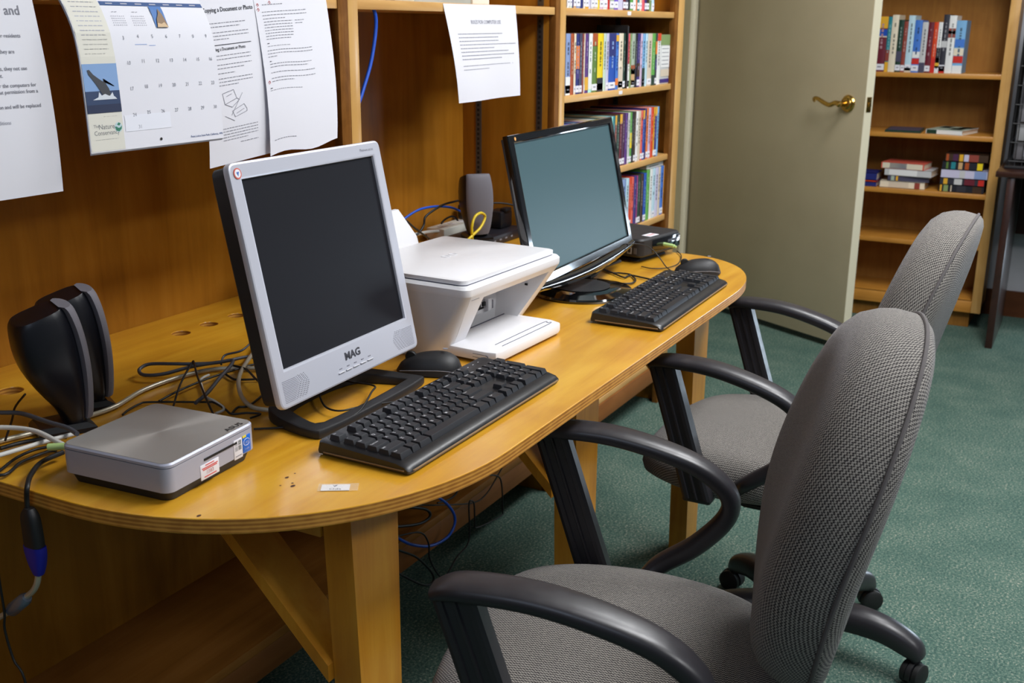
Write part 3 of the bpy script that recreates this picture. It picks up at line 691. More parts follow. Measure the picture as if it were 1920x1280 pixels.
# ------------------------------------------------------------------ black widescreen monitor
def black_monitor():
    t = thing('monitor', 'glossy black widescreen monitor with a teal-grey blank screen next to the divider post', 'monitor', (2.057, 0.949, DZ), 0.035)
    Mt = tr(0, 0, 0.2005) @ rot('X', -0.216)
    W, H0, H1 = 0.2634, -0.1440, 0.1430
    sw, s0, s1 = 0.2480, -0.1300, 0.1325
    vs, fs = mesh_from_curve2d([(-W, H0), (W, H0), (W, H1), (-W, H1)], [[(-sw, s0), (sw, s0), (sw, s1), (-sw, s1)]], 0.0, 0.014, 0.003)
    b = MB(); b.add([(x, 0.014 - z, y) for x, y, z in vs], fs, BLACKG, Mt)
    b.sweep([(-W, 0.004, H0 - 0.004), (-W / 2, 0.0035, H0 - 0.013), (0, 0.003, H0 - 0.017), (W / 2, 0.0035, H0 - 0.013), (W, 0.004, H0 - 0.004)], Mt.to_3x3() @ Vector((0, 1, 0)) if False else (0, 1, 0), [(0.010, 0.007), (0.011, 0.011), (0.011, 0.012), (0.011, 0.011), (0.010, 0.007)], BLACKG, 14, Mt)
    b.lathe([(0, 0), (0.0035, 0), (0.0035, 0.0006), (0, 0.0006)], plain('logo_orange', (226, 160, 90), 0.5), 14, Mt @ tr(-sw + 0.006, -0.0004, s1 + 0.0055) @ rot('X', PI / 2))
    b.build('bezel', t)
    s_ = MB(); s_.box((0, 0.006, (s0 + s1) / 2), (2 * sw + 0.004, 0.004, s1 - s0 + 0.004), plain('lcd_teal_reflection', (66, 90, 96), 0.35, spec=0.15), 0, Mt); s_.build('screen', t)  # teal base colour stands in for the room reflected in the blank screen
    bk = MB(); rings = []
    for y, g in ((0.0138, 0.0015), (0.020, 0.003), (0.034, 0.03), (0.056, 0.075)):
        rings.append([(-W + g, y, H0 + g), (W - g, y, H0 + g), (W - g, y, H1 - g), (-W + g, y, H1 - g)])
    bk.loft(rings, BLACKM, Mt); bk.build('back_housing', t, angle=20)
    nk = MB(); nk.sweep([(-.035, 0.075, 0.11), (-.035, 0.060, 0.06), (-.035, 0.040, 0.03), (-.035, 0.030, 0.012)], (1, 0, 0), [(0.032, 0.014), (0.034, 0.016), (0.040, 0.022), (0.046, 0.03)], BLACKM, 18); nk.build('stand_neck', t)
    ft = MB(); ft.lathe([(0, 0), (0.106, 0), (0.108, 0.004), (0.106, 0.008), (0.085, 0.0125), (0.083, 0.0130), (0.02, 0.0145), (0, 0.0145)], BLACKG, 48, tr(-0.032, -0.028, 0))
    ft.lathe([(0.0, 0.0), (0.060, 0.0), (0.060, 0.0006), (0.0, 0.0006)], BLACKM, 36, tr(-0.032, -0.028, 0.0146))
    ft.build('stand_foot', t)
    return t
black_monitor()

# ------------------------------------------------------------------ printer
def printer():
    t = thing('printer', 'white all-in-one printer with open front tray between the two monitors', 'printer', (1.615, 0.985, DZ), -0.035)
    b = MB(); hw, y0, y1, zt = 0.163, -0.132, 0.138, 0.118
    bw, by0, by1 = 0.150, -0.062, 0.130
    # rounded sections from foot to shoulder; front slopes out
    def sec(w, ya, yb, z, r, rx=None, ry=None):
        P = []
        for cx, cy, a0, gx, gy in ((w - r, yb - r, 0, r, r), (-w + r, yb - r, PI / 2, r, r), (-w + (rx or r), ya + (ry or r), PI, rx or r, ry or r), (w - (rx or r), ya + (ry or r), 1.5 * PI, rx or r, ry or r)):
            for q in range(6): a = a0 + PI / 2 * q / 5; P.append((cx + gx * math.cos(a), cy + gy * math.sin(a), z))
        return P
    # side and back skin (front is built separately with its recess)
    rings = [sec(bw, by0, by1, 0.0, .012), sec(bw + 0.0045, by0 - 0.012, by1 + 0.002, 0.012, .013)]
    n = 7
    lev = [(bw + (hw - bw) * s ** 0.9, by0 + (y0 - by0) * s, by1 + (y1 - by1) * s, zt * s) for s in [i / n for i in range(n + 1)]]
    R_ = [sec(w, a, c, z, .014, .014 + .030 * (1 - z / zt) ** 1.2, .014 + .022 * (1 - z / zt) ** 1.2) for w, a, c, z in lev]
    # ring order: starts at +x back corner; the front edge lies between corner 3 (left front) and corner 4 (right front)
    m = len(R_[0]); vs = [p for r in R_ for p in r]; fs = []
    gapj = 17                                        # face column that is the straight front
    for i in range(len(R_) - 1):
        for j in range(m):
            if j == gapj: continue
            a = i * m + j; c = i * m + (j + 1) % m; fs.append((a, c, c + m, a + m))
    fs.append(tuple(range(m - 1, -1, -1)))
    b.add(vs, fs, WHITEP2)
    # front: pillars beside the recess, fascia above, lip below
    def fpt(u, s):                                   # u in 0..1 across, s in 0..1 up
        i = min(int(s * n), n - 1); f = s * n - i
        A_ = Vector(R_[i][17]).lerp(Vector(R_[i + 1][17]), f); B_ = Vector(R_[i][18]).lerp(Vector(R_[i + 1][18]), f)
        return A_.lerp(B_, u)
    us = [0.0, 0.15, 0.93, 1.0]; ss = [0.0, 0.08, 0.16, 0.70, 0.91, 1.0]
    for iu in range(3):
        for is_ in range(5):
            if iu == 1 and is_ in (1, 2, 3): continue
            b.add([fpt(us[iu], ss[is_]), fpt(us[iu + 1], ss[is_]), fpt(us[iu + 1], ss[is_ + 1]), fpt(us[iu], ss[is_ + 1])], [(0, 1, 2, 3)], WHITEP)
    # recess walls
    bl, br_, tl, t_r = fpt(.15, .08), fpt(.93, .08), fpt(.15, .91), fpt(.93, .91)
    dpt = Vector((0, 0.075, 0)); i_bl, i_br = bl + Vector((0, .04, 0)), br_ + Vector((0, .04, 0)); i_tl, i_tr = Vector((tl.x, i_bl.y + .01, tl.z)), Vector((t_r.x, i_br.y + .01, t_r.z))
    for a, c, d_, e in ((bl, i_bl, i_tl, tl), (br_, i_br, i_tr, t_r), (tl, i_tl, i_tr, t_r), (bl, i_bl, i_br, br_), (i_bl, i_br, i_tr, i_tl)): b.add([a, c, d_, e], [(0, 1, 2, 3)], WHITEP2)
    # slanted deflector inside, with a dark slot and guides
    b.loft([[(bl.x + .004, -0.03, .034), (bl.x + .004, -0.012, .034), (bl.x + .004, -0.012, .082), (bl.x + .004, -.030, .066)], [(br_.x - 0.05, -0.03, .034), (br_.x - .05, -0.012, .034), (br_.x - .05, -0.012, .082), (br_.x - .05, -.030, .066)]], WHITEP)
    for x, w in ((-0.020, .018), (0.0, .014), (.016, .012), (.032, .010), (.05, .008)): b.box((x, -0.0315, .050), (w, .004, .007), DARKH)
    b.box((0.004, -0.031, 0.0435), (0.09, 0.003, 0.003), DARKH)
    b.box((0.064, -0.033, 0.047), (0.012, 0.008, 0.022), WHITEP2, .001); b.box((0.078, -0.03, 0.044), (0.006, 0.008, 0.016), SILVERD, .001)
    b.box((0.118, -0.083, 0.080), (0.004, 0.006, 0.004), DARKH)
    # shoulder band
    rings = [sec(hw, y0, y1, zt, .014), sec(hw + .001, y0 - .001, y1, zt + .004, .015), sec(hw + .001, y0 - .001, y1, zt + .012, .015), sec(hw - .003, y0 + .003, y1 - .002, zt + .0165, .013)]
    b.loft(rings, WHITEP)
    b.box((-0.130, y0 + 0.006 - .0005, zt - 0.008), (0.024, 0.0016, .002), SILVERD); b.box((-0.130, y0 + 0.0085, zt - 0.011), (0.024, 0.0016, .0012), SILVERD)
    b.build('body', t)
    # scanner lid
    l = MB(); z = zt + .0175
    l.loft([sec(hw - .010, y0 + .012, y1 - .012, zt + .013, .012), sec(hw - .010, y0 + .012, y1 - .012, z, .012), sec(hw - .0075, y0 + .0095, y1 - .012, z + .001, .013), sec(hw - .0075, y0 + .0095, y1 - .012, z + .0075, .013), sec(hw - .012, y0 + .014, y1 - .016, z + .0092, .010)], WHITEP)
    l.loft([sec(hw - .0086, y0 + .0106, y1 - .012, zt + .0166, .012), sec(hw - .0086, y0 + .0106, y1 - .012, zt + .0188, .012)], plain('seam', (86, 86, 104), 0.7))
    faint = plain('faint_mark', (214, 213, 217), .45)
    zz = z + .0093
    for cx in (-0.0115, 0.0115):
        vs_, fs_ = mesh_from_curve2d([(cx + .0085 * math.cos(2 * PI * q / 24), .0085 * math.sin(2 * PI * q / 24)) for q in range(24)], [[(cx + .006 * math.cos(2 * PI * q / 24), .006 * math.sin(2 * PI * q / 24)) for q in range(24)]], zz, zz + .0006)
        l.add([(x, y + 0.01, z_) for x, y, z_ in vs_], fs_, faint)
    l.build('scanner_lid', t)
    # output tray folded down
    p = MB(); tz0, tz1 = .004, .022
    ol = [(-.125, -.040), (.110, -.040), (.112, -.140), (.102, -.163), (.09, -.167), (-.112, -.167), (-.124, -.163), (-.129, -.145)]
    p.prism(ol, tz0, tz1, WHITEP, .0035)
    g = plain('tray_groove', (92, 94, 110), .6)
    P = [(-.085, -.138), (.078, -.138), (.086, -.145), (.078, -.152), (-.085, -.152)]
    p.tube([(a, c, tz1 + .0001) for a, c in P], .0008, g, 6)
    p.box((-.005, -.046, tz1 + .0003), (.215, .0022, .0012), plain('seam', (86, 86, 104), 0.7))
    p.tube([(-.1275, -.120, .010), (-.1285, -.145, .010), (-.1285, -.150, .0125), (-.1285, -.145, .0155), (-.1275, -.120, .0155)], .0008, g, 6)
    p.build('output_tray', t)
    # paper support at the back
    s = MB(); s.loft([[(-.13, .142, .105), (.105, .142, .105), (.105, .152, .105), (-.13, .152, .105)], [(-.125, .150, .15), (.098, .150, .15), (.098, .158, .15), (-.125, .158, .15)], [(-.105, .166, .205), (.062, .166, .205), (.062, .174, .205), (-.105, .174, .205)]], WHITEP)
    s.build('paper_support', t, angle=20)
    return t
printer()

# ------------------------------------------------------------------ keyboards
LET = ['`1234567890-=', 'QWERTYUIOP[]', 'ASDFGHJKL;', 'ZXCVBNM,./']
def keyboard(label, loc, rz):
    t = thing('keyboard', label, 'keyboard', loc, rz, 'keyboards on the desk')
    W, D = 0.428, 0.146
    b = MB()
    def sec(x, r=0.0):
        return [(x, -D / 2, .004 + r), (x, -D / 2 + .001, .002), (x, D / 2 - .001, .002 + r), (x, D / 2, .006 + r), (x, D / 2 - .003, .0205 - r), (x, D / 2 - .008, .0215 - r), (x, -D / 2 + .030, .0155 - r), (x, -D / 2 + .018, .0145 - r), (x, -D / 2 + .006, .0115 - r), (x, -D / 2 + .001, .0075 - r)]
    b.loft([[(x * 1.0, y * k + (1 - k) * 0.002, z) for x, y, z in sec(x, r)] for x, k, r in ((-W / 2, .955, .0018), (-W / 2 + .003, .985, .0006), (-W / 2 + .010, 1, 0), (W / 2 - .010, 1, 0), (W / 2 - .003, .985, .0006), (W / 2, .955, .0018))], BLACK)
    trim = plain('keyboard_seam', (150, 122, 88), .4, .3)
    b.tube([(-W / 2 - .0002, D / 2 - .012, .0062), (-W / 2 - .0002, -D / 2 + .010, .0056), (-W / 2 + .010, -D / 2 - .0001, .0056), (W / 2 - .010, -D / 2 - .0001, .0056), (W / 2 + .0002, -D / 2 + .010, .0056), (W / 2 + .0002, D / 2 - .012, .0062)], .0011, trim, 6, smooth=False)
    for x in (.150, .166, .182): b.box((x, .0585, .0209), (.003, .0015, .0008), LEGEND); b.box((x, .0545, .0205), (.006, .001, .0008), INKS)
    b.build('body', t)
    k = MB(); lg = LEGEND
    U = .0182; X0 = -W / 2 + .0095
    def slope(y): return .0150 + (y + D / 2 - .030) / (D - .038) * .0062
    def key(x, y, w=1.0, txt=None, h=1.0):
        cx = X0 + (x + w / 2) * U; cy = y - (h - 1) * U * .5; hw, hh = w * U / 2 - .0006, h * U / 2 - .0006; z = slope(cy)
        sk = .0022; zt = z + .0072; dy = .0008
        rings = [[(cx - hw, cy - hh, z), (cx + hw, cy - hh, z), (cx + hw, cy + hh, z), (cx - hw, cy + hh, z)],
                 [(cx - hw + sk * .75, cy - hh + sk + dy, zt - .001), (cx + hw - sk * .75, cy - hh + sk + dy, zt - .001), (cx + hw - sk * .75, cy + hh - sk * .6 + dy, zt - .0006), (cx - hw + sk * .75, cy + hh - sk * .6 + dy, zt - .0006)],
                 [(cx - hw + sk, cy - hh + sk * 1.25 + dy, zt - .0004), (cx + hw - sk, cy - hh + sk * 1.25 + dy, zt - .0004), (cx + hw - sk, cy + hh - sk * .8 + dy, zt), (cx - hw + sk, cy + hh - sk * .8 + dy, zt)]]
        k.loft(rings, KEYM)
        if txt:
            s = .0062 if len(txt) == 1 else .0036
            x0 = cx - hw + sk + .0014; y0 = cy + hh - sk * .8 + dy - .0014 - s * .72
            k.text(txt, s, lg, lambda a, c: (x0 + a, y0 + c, zt + .0001), 'LEFT', .015)
    yF = D / 2 - .023; rows = [yF - .0225 - U * i for i in range(5)]
    key(0, yF, 1, 'Esc')
    for i in range(12): key(2 + i + (i // 4) * .5, yF, 1, f'F{i+1}')
    for i, c in enumerate('`1234567890-='): key(i, rows[0], 1, c)
    key(13, rows[0], 2, 'Backspace')
    key(0, rows[1], 1.5, 'Tab'); [key(1.5 + i, rows[1], 1, c) for i, c in enumerate('QWERTYUIOP[]')]; key(13.5, rows[1], 1.5, '\\')
    key(0, rows[2], 1.75, 'Caps Lock'); [key(1.75 + i, rows[2], 1, c) for i, c in enumerate("ASDFGHJKL;'")]; key(12.75, rows[2], 2.25, 'Enter')
    key(0, rows[3], 2.25, 'Shift'); [key(2.25 + i, rows[3], 1, c) for i, c in enumerate('ZXCVBNM,./')]; key(12.25, rows[3], 2.75, 'Shift')
    x = 0
    for w, c in ((1.5, 'Ctrl'), (1.0, None), (1.5, 'Alt'), (7, None), (1.5, 'Alt'), (1, None), (1.5, 'Ctrl')): key(x, rows[4], w, c); x += w
    for i, c in enumerate(('Prt', 'Scr', 'Pau')): key(15.3 + i, yF, 1, c)
    for r_, cs in ((0, ('Ins', 'Home', 'PgUp')), (1, ('Del', 'End', 'PgDn'))): [key(15.3 + i, rows[r_], 1, c) for i, c in enumerate(cs)]
    key(16.3, rows[3], 1, None); [key(15.3 + i, rows[4], 1, None) for i in range(3)]
    for r_, cs in ((0, 'N/*-'), (1, '789'), (2, '456'), (3, '123')): [key(18.6 + i, rows[r_], 1, c) for i, c in enumerate(cs)]
    key(18.6, rows[4], 2, '0'); key(20.6, rows[4], 1, '.'); key(21.6, rows[1], 1, '+', 2); key(21.6, rows[3], 1, None, 2)
    k.build('keys', t, angle=25)
    return t
kb = keyboard('black keyboard in front of the silver monitor', (1.247, 0.7695, DZ), 0.0)
kb2 = copy_tree(kb); kb2.location = (2.025, 0.7355, DZ); kb2.rotation_euler = (0, 0, 0.02); kb2['label'] = 'black keyboard in front of the glossy black monitor'

# ------------------------------------------------------------------ mice
def mouse(label, loc, rz):
    t = thing('mouse', label, 'mouse', loc, rz, 'black mice'); b = MB(); rings = []
    L_, n = .108, 16
    for i in range(n + 1):
        s = i / n; y = -L_ / 2 + L_ * s
        e = max(0.0, 1 - abs(2 * s - 1) ** 2.6) ** .5
        w = (.0295 + .003 * math.cos(s * PI)) * max(e, .12); h = (.0385 - .012 * s) * max(e, .1) * (1 - .25 * max(0, s - .6))
        rings.append([(w * math.copysign(abs(math.cos(a)) ** .8, math.cos(a)), y, .0015 + (h * math.sin(a) ** .85 if math.sin(a) > 0 else 0)) for a in [PI * q / 12 for q in range(13)]] + [(-w * .86, y * .98, .0006), (w * .86, y * .98, .0006)])
    b.loft(rings, BLACKM); b.build('shell', t)
    s = MB(); s.tube([(.0300, -.045, .010), (.0322, -.02, .0125), (.031, .02, .0115), (.024, .045, .0085)], .0006, SILVERD, 6); s.tube([(-.0300, -.045, .010), (-.0322, -.02, .0125), (-.031, .02, .0115), (-.024, .045, .0085)], .0006, SILVERD, 6); s.build('seam', t)
    w = MB(); w.lathe([(0, -.0035), (.008, -.0035), (.0092, -.002), (.0092, .002), (.008, .0035), (0, .0035)], RUB, 20, tr(0, .030, .0262) @ rot('Y', PI / 2)); w.build('scroll_wheel', t)
    m = MB(); m.lathe([(0, 0), (.0042, 0), (.0042, .0005), (0, .0005)], SILVERD, 16, tr(0, -.026, .0404)); m.build('maker_mark', t)
    return t
ms = mouse('black mouse between the printer tray and the keyboard nearer the camera', (1.402, 0.903, DZ), 0.42)
ms2 = copy_tree(ms); ms2.location = (2.318, 0.765, DZ); ms2.rotation_euler = (0, 0, 0.55); ms2['label'] = 'black mouse beside the small black computer at desk end'

# ------------------------------------------------------------------ small silver computer
def silver_pc():
    t = thing('mini_computer', 'flat silver mini computer with stickers on its front at left desk end', 'computer', (0.9025, 0.9825, DZ), 0.072)
    S = .0828
    def sec(h, r, z):
        P = []
        for cx, cy, a0 in ((h - r, h - r, 0), (-h + r, h - r, PI / 2), (-h + r, -h + r, PI), (h - r, -h + r, 1.5 * PI)):
            for q in range(8): a = a0 + PI / 2 * q / 7; P.append((cx + r * math.cos(a), cy + r * math.sin(a), z))
        return P
    b = MB(); side = plain('brushed_silver', (168, 170, 186), .38, .12)
    b.loft([sec(S - .002, .012, .0125), sec(S, .013, .0135), sec(S, .013, .0435)], side)
    b.loft([sec(S - .0008, .0125, .0436), sec(S - .0008, .0125, .0445)], plain('pc_seam', (70, 70, 76), .6), None)
    b.loft([sec(S, .013, .0445), sec(S, .013, .0475), sec(S - .002, .0115, .0495)], side)
    b.box((.012, -S - .0002, .0335), (.062, .0012, .0028), DARKH)
    b.build('case', t)
    tp = MB(); tp.loft([sec(S - .0022, .0113, .0490), sec(S - .0024, .0111, .0499)], spun_metal('spun_aluminium', (176, 171, 166)))
    tp.text('ASUS', .0115, plain('pc_logo', (48, 46, 46), .4), lambda a, c: (.036 + a, -S + .0065 + c, .0503), 'LEFT', .02, 1.2)
    tp.build('top_plate', t)
    f = MB(); f.loft([sec(S - .008, .012, 0), sec(S - .004, .012, .0126)], BLACKM); f.build('foot_plinth', t)
    def front(x, z, e=.0007): return Vector((x, -S - e, z))
    s = MB(); s.box((-.010, -S - .0003, .0185), (.034, .0008, .0195), PAPER, .0003)
    RD = plain('sticker_print', (206, 92, 86), .6)
    s.text('8383', .0068, RD, lambda a, c: front(-.010 + a, .0145 + c), 'CENTER', .02)
    for z, w in ((.0262, .016), (.0232, .029), (.0212, .026), (.0118, .022)): s.box((-.010, -S - .0007, z), (w, .0006, .0013), RD)
    s.build('asset_sticker', t)['label'] = 'white sticker printed in red'
    s = MB(); s.box((.0450, -S - .0003, .0245), (.0165, .0008, .026), PAPER, .0003); TG = plain('window_green', (40, 84, 66), .4)
    for a, c in ((-1, -1), (1, -1), (-1, 1), (1, 1)): s.quad(front(.0450 + a * .0004, .029 + c * .0004), front(.0450 + a * .0066, .029 + c * .0004), front(.0450 + a * .0066, .029 + c * .0066), front(.0450 + a * .0004, .029 + c * .0066), TG)
    s.box((.0450, -S - .0006, .0155), (.012, .0006, .0012), INKS); s.build('window_sticker', t)['label'] = 'white sticker with four green panes'
    s = MB(); s.box((.0622, -S - .0003, .0260), (.0155, .0008, .0225), plain('sticker_deep_blue', (24, 104, 208), .35), .0003)
    s.text('intel', .0066, PAPER, lambda a, c: front(.0622 + a, .0262 + c), 'CENTER', .01); s.tube([front(.0622 + .0062 * math.cos(q), .0283 + .0045 * math.sin(q), .0006) for q in [.4 + 5.3 * i / 16 for i in range(17)]], .0004, PAPER, 5, step=1)
    s.text('inside', .0036, PAPER, lambda a, c: front(.0622 + a, .0185 + c), 'CENTER', .0); s.box((.058, -S - .0006, .0365), (.007, .0008, .0028), plain('sticker_yellow', (224, 206, 70), .4)); s.build('blue_sticker', t)['label'] = 'blue processor sticker'
silver_pc()

# ------------------------------------------------------------------ small black computer
def black_pc():
    t = thing('mini_computer', 'small black computer with a lime audio plug beside the rounded desk end', 'computer', (2.452, 0.988, DZ), -0.18)
    S, b = .092, MB()
    def sec(h, r, z):
        P = []
        for cx, cy, a0 in ((h - r, h - r, 0), (-h + r, h - r, PI / 2), (-h + r, -h + r, PI), (h - r, -h + r, 1.5 * PI)):
            for q in range(7): a = a0 + PI / 2 * q / 6; P.append((cx + r * math.cos(a), cy + r * math.sin(a), z))
        return P
    b.loft([sec(S - .004, .014, .014), sec(S, .016, .018), sec(S, .016, .054), sec(S - .004, .014, .058)], BLACKM)
    b.box((.022, -S - .0006, .036), (.128, .0016, .030), BLACKG, .0006)
    b.box((.060, -S - .0015, .040), (.018, .001, .006), plain('port', (60, 62, 70), .4)); b.box((.036, -S - .0015, .040), (.018, .001, .006), plain('port', (60, 62, 70), .4))
    b.lathe([(0, 0), (.003, 0), (.003, .0006), (0, .0006)], LEGEND, 12, tr(.082, -S - .0012, .044) @ rot('X', PI / 2))
    # left side marks
    b.box((-S - .0004, -.060, .030), (.0010, .012, .016), plain('mark_grey', (150, 150, 152), .5)); b.box((-S - .0008, -.060, .030), (.0010, .007, .010), BLACKM); b.box((-S - .0004, -.076, .030), (.001, .008, .014), plain('mark_dim', (84, 84, 88), .5))
    b.build('case', t)
    s = MB(); s.box((-.02, -.072, .0584), (.040, .024, .0008), PAPER, 0); s.box((-.02, -.071, .0589), (.03, .003, .0006), plain('sticker_print', (206, 92, 86), .6)); s.box((-.02, -.077, .0589), (.024, .002, .0006), MATS['sticker_print']); s.build('asset_sticker', t)['label'] = 'white sticker with red print on the top edge'
    f = MB(); f.loft([sec(S - .022, .014, 0), sec(S - .024, .014, .005), sec(S - .04, .01, .0142)], BLACKM); f.build('stand', t)
    p = MB(); p.tube([(.010, -S - .001, .034), (.010, -S - .030, .0325)], .0048, LIME, 12, smooth=False); p.tube([(.010, -S - .030, .0325), (.0105, -S - .036, .031)], .003, LIME, 10, smooth=False)
    tag(p.build('audio_plug', None, (2.452, 0.988, DZ), (0, 0, -0.18)), 'lime green audio plug in front of the small black computer', 'plug')
black_pc()

# ------------------------------------------------------------------ desktop speakers
def speaker(label, loc, rz):
    t = thing('speaker', label, 'speaker', loc, rz, 'black desktop speakers')
    lv = [(.012, .025, -.056, -.022), (.03, .031, -.0585, -.014), (.06, .036, -.060, .006), (.09, .0395, -.0595, .021), (.12, .040, -.057, .028), (.145, .0385, -.053, .030), (.166, .036, -.047, .030), (.174, .034, -.042, .027)]
    def ring(z, w, yf, yb, sx=1.0, ex=3.2, n=28):
        cy, hy = (yf + yb) / 2, (yb - yf) / 2; out = []
        for k in range(n):
            a = 2 * PI * k / n; ca, sa = math.cos(a), math.sin(a)
            yy = cy + hy * math.copysign(abs(sa) ** (2 / ex), sa)
            zz = z - .32 * max(0, yy - yf) * (z / .174) ** 3
            out.append((w * sx * math.copysign(abs(ca) ** (2 / ex), ca), yy, zz))
        return out
    Z = catmull([(z, w, f) for z, w, f, r in lv], 3); Z2 = catmull([(z, r, 0) for z, w, f, r in lv], 3)
    b = MB(); b.loft([ring(p.x, p.y, p.z + .008, q.y) for p, q in zip(Z, Z2)], SPKB); b.build('cabinet', t, angle=50)
    g = MB(); rows = []
    for p in Z:
        if p.x < .016: continue
        w = p.y * .90; rows.append([(w * math.sin(a), p.z + .0085 - .0125 * math.cos(a) ** 1.0, p.x) for a in [-PI / 2 + PI * k / 10 for k in range(11)]] + [(w * .7, p.z + .014, p.x), (-w * .7, p.z + .014, p.x)])
    g.loft(rows, SPKG); g.build('grille', t, angle=50)
    f = MB(); f.loft([[(x * k, y * k - .004, z) for x, y in ((-.034, -.054), (.034, -.054), (.030, .020), (-.030, .020))] for z, k in ((0, 1), (.006, 1.0), (.0125, .80))], SPKB); f.build('foot', t, angle=20)
    return t
s1 = speaker('black desktop speaker beside the silver mini computer, nearer of the pair', (0.918, 1.217, DZ), 1.12)
s1.scale = (1.02,) * 3
s2 = copy_tree(s1); s2.location = (0.996, 1.264, DZ); s2['label'] = 'black desktop speaker standing behind another one, closer to alcove back'; s2.rotation_euler = (0, 0, 1.08)
s3 = copy_tree(s1); s3.location = (2.335, 1.365, DZ + .026); s3.rotation_euler = (0, 0, -0.72); s3['label'] = 'dark speaker with grey grille standing behind the printer'; s3.scale = (.98, .98, .93)

# ------------------------------------------------------------------ behind the printer
b = MB(); b.box((0, 0, .0125), (.26, .11, .025), plain('router_black', (26, 25, 32), .4), .003)
for k in range(6): b.box((-.1 + k * .03, -.0553, .012), (.010, .001, .004), SILVERD)
tag(b.build('network_switch', None, (2.405, 1.375, DZ)), 'flat black network box lying under the speaker behind the printer', 'network box')
def strip(name, label, loc, ln, rz, cat):
    b = MB(); b.box((0, 0, .0175), (ln, .055, .035), plain('power_white', (206, 204, 194), .5), .004)
    for k in range(int(ln / .05)):
        x = -ln / 2 + .03 + k * .05
        b.box((x, 0, .0352), (.026, .026, .0006), WHITEP2); b.box((x - .006, .004, .0356), (.002, .008, .0006), DARKH); b.box((x + .006, .004, .0356), (.002, .008, .0006), DARKH)
    return tag(b.build(name, None, loc, (0, 0, rz)), label, cat)
strip('power_strip', 'white power strip lying behind the speaker with the yellow loop', (2.437, 1.482, DZ), .20, 0.0, 'power strip')
def adapter(label, loc, d):
    b = MB(); b.box((0, 0, d[2] / 2), d, plain('adapter_black', (20, 20, 24), .35), .006); b.box((0, -d[1] / 2 + .004, d[2] + .003), (d[0] * .5, .02, .010), MATS['adapter_black'], .003)
    return tag(b.build('power_adapter', None, loc), label, 'power adapter', 'black power adapters')
adapter('black power adapter on the flat black box close to the black monitor', (2.490, 1.378, DZ + .0255), (.062, .05, .045))
adapter('small black power adapter next to the grey speaker grille', (2.50, 1.482, DZ + .0362), (.03, .045, .04))
b = MB(); b.lathe([(0, 0), (.026, 0), (.028, .006), (.028, .046), (.022, .056), (0, .058)], plain('power_white', (206, 204, 194), .5), 24)
b.box((0, -.026, .03), (.03, .012, .034), MATS['power_white'], .003)
tag(b.build('power_adapter', None, (2.085, 1.455, DZ)), 'white power adapter behind the printer paper support', 'power adapter')

# ------------------------------------------------------------------ name tag taped to the desk
t = thing('name_tag', 'small white handwritten tag taped to the desk in front of keyboard', 'tag', (0.961, 0.757, DZ), -1.02); t.scale = (.84, .84, 1)
b = MB(); b.box((0, 0, .0003), (.041, .021, .0006), PAPER); ik = plain('pen_ink', (70, 70, 96), .6)
b.tube([(-.004, .0078, .0008), (-.002, .0048, .0008), (.002, .008, .0008), (-.002, .0012, .0008)], .0003, ik, 5); b.text('Oda', .0085, ik, lambda a, c: (a, c - .0085, .0008), 'CENTER', -.008, 1.2)
b.build('card', t)
m_, nt_, bs = newmat('clear_tape'); bs.inputs['Base Color'].default_value = lin((240, 232, 215)); bs.inputs['Alpha'].default_value = .14; bs.inputs['Roughness'].default_value = .25; MATS['clear_tape'] = m_
b = MB(); b.box((.004, 0, .0009), (.058, .026, .0002), m_); b.build('clear_tape', t)

# ------------------------------------------------------------------ under the desk
b = MB(); b.box((0, 0, .03), (.12, .10, .06), plain('pale_box', (196, 178, 160), .6), .004); b.box((0, -.0505, .03), (.09, .001, .03), plain('pale_label', (214, 204, 194), .6))
tag(b.build('power_brick', None, (2.40, 1.33, .1705), (0, 0, .12)), 'pale box lying on the lower deck under the desk', 'box')
b = MB(); b.box((0, 0, .022), (.05, .04, .044), plain('plug_grey', (150, 152, 158), .5), .008); b.lathe([(0, 0), (.018, 0), (.02, .01), (.016, .03), (0, .032)], plain('plug_pale', (196, 200, 206), .4), 18, tr(-.01, -.01, .03) @ rot('X', 1.2))
tag(b.build('wall_plug', None, (2.60, 1.31, .001)), 'grey plug lying on the green carpet beside the wall unit', 'plug')
# ------------------------------------------------------------------ task chairs
def outline(t, a, b, ex): 
    ca, sa = math.cos(t), math.sin(t)
    return a * math.copysign(abs(ca) ** (2 / ex), ca), b * math.copysign(abs(sa) ** (2 / ex), sa)
def cushion(prof, shape, place, n=72):
    """prof: (scale, offset) from the middle of the front to the middle of the rear; shape(angle) -> outline point; place(x, y, off) -> 3-D. UVs follow the cloth."""
    rings = []; uvs = []; arc = 0.0; prev = None
    for i, (s, off) in enumerate(prof):
        ring = []; R = 0
        for k in range(n):
            t = 2 * PI * k / n; x, y = shape(t); ring.append(Vector(place(x * s, y * s, off)))
        if prev is not None: dl = [(ring[k] - prev[k]).length for k in range(n)]
        else: dl = [Vector((shape(2 * PI * k / n)[0] * s, shape(2 * PI * k / n)[1] * s)).length for k in range(n)]
        if prev is None: acc = list(dl)
        else: acc = [a + d for a, d in zip(acc, dl)]
        for k in range(n):
            x, y = shape(2 * PI * k / n); l = math.hypot(x, y); uvs.append((x / l * acc[k], y / l * acc[k]))
        rings.append(ring); prev = ring
    return rings, uvs
BT = math.radians(12.0)
def back_place(x, y, off):
    # y up along the back, off forward; the sides wrap slightly forward, the lower part bulges
    f = off + 0.45 * x * x + 0.006 * math.exp(-((y + 0.05) / 0.12) ** 2) - 0.004
    zc, yc = 0.735, -0.150
    return (x, yc - y * math.sin(BT) + f * math.cos(BT), zc + y * math.cos(BT) + f * math.sin(BT))
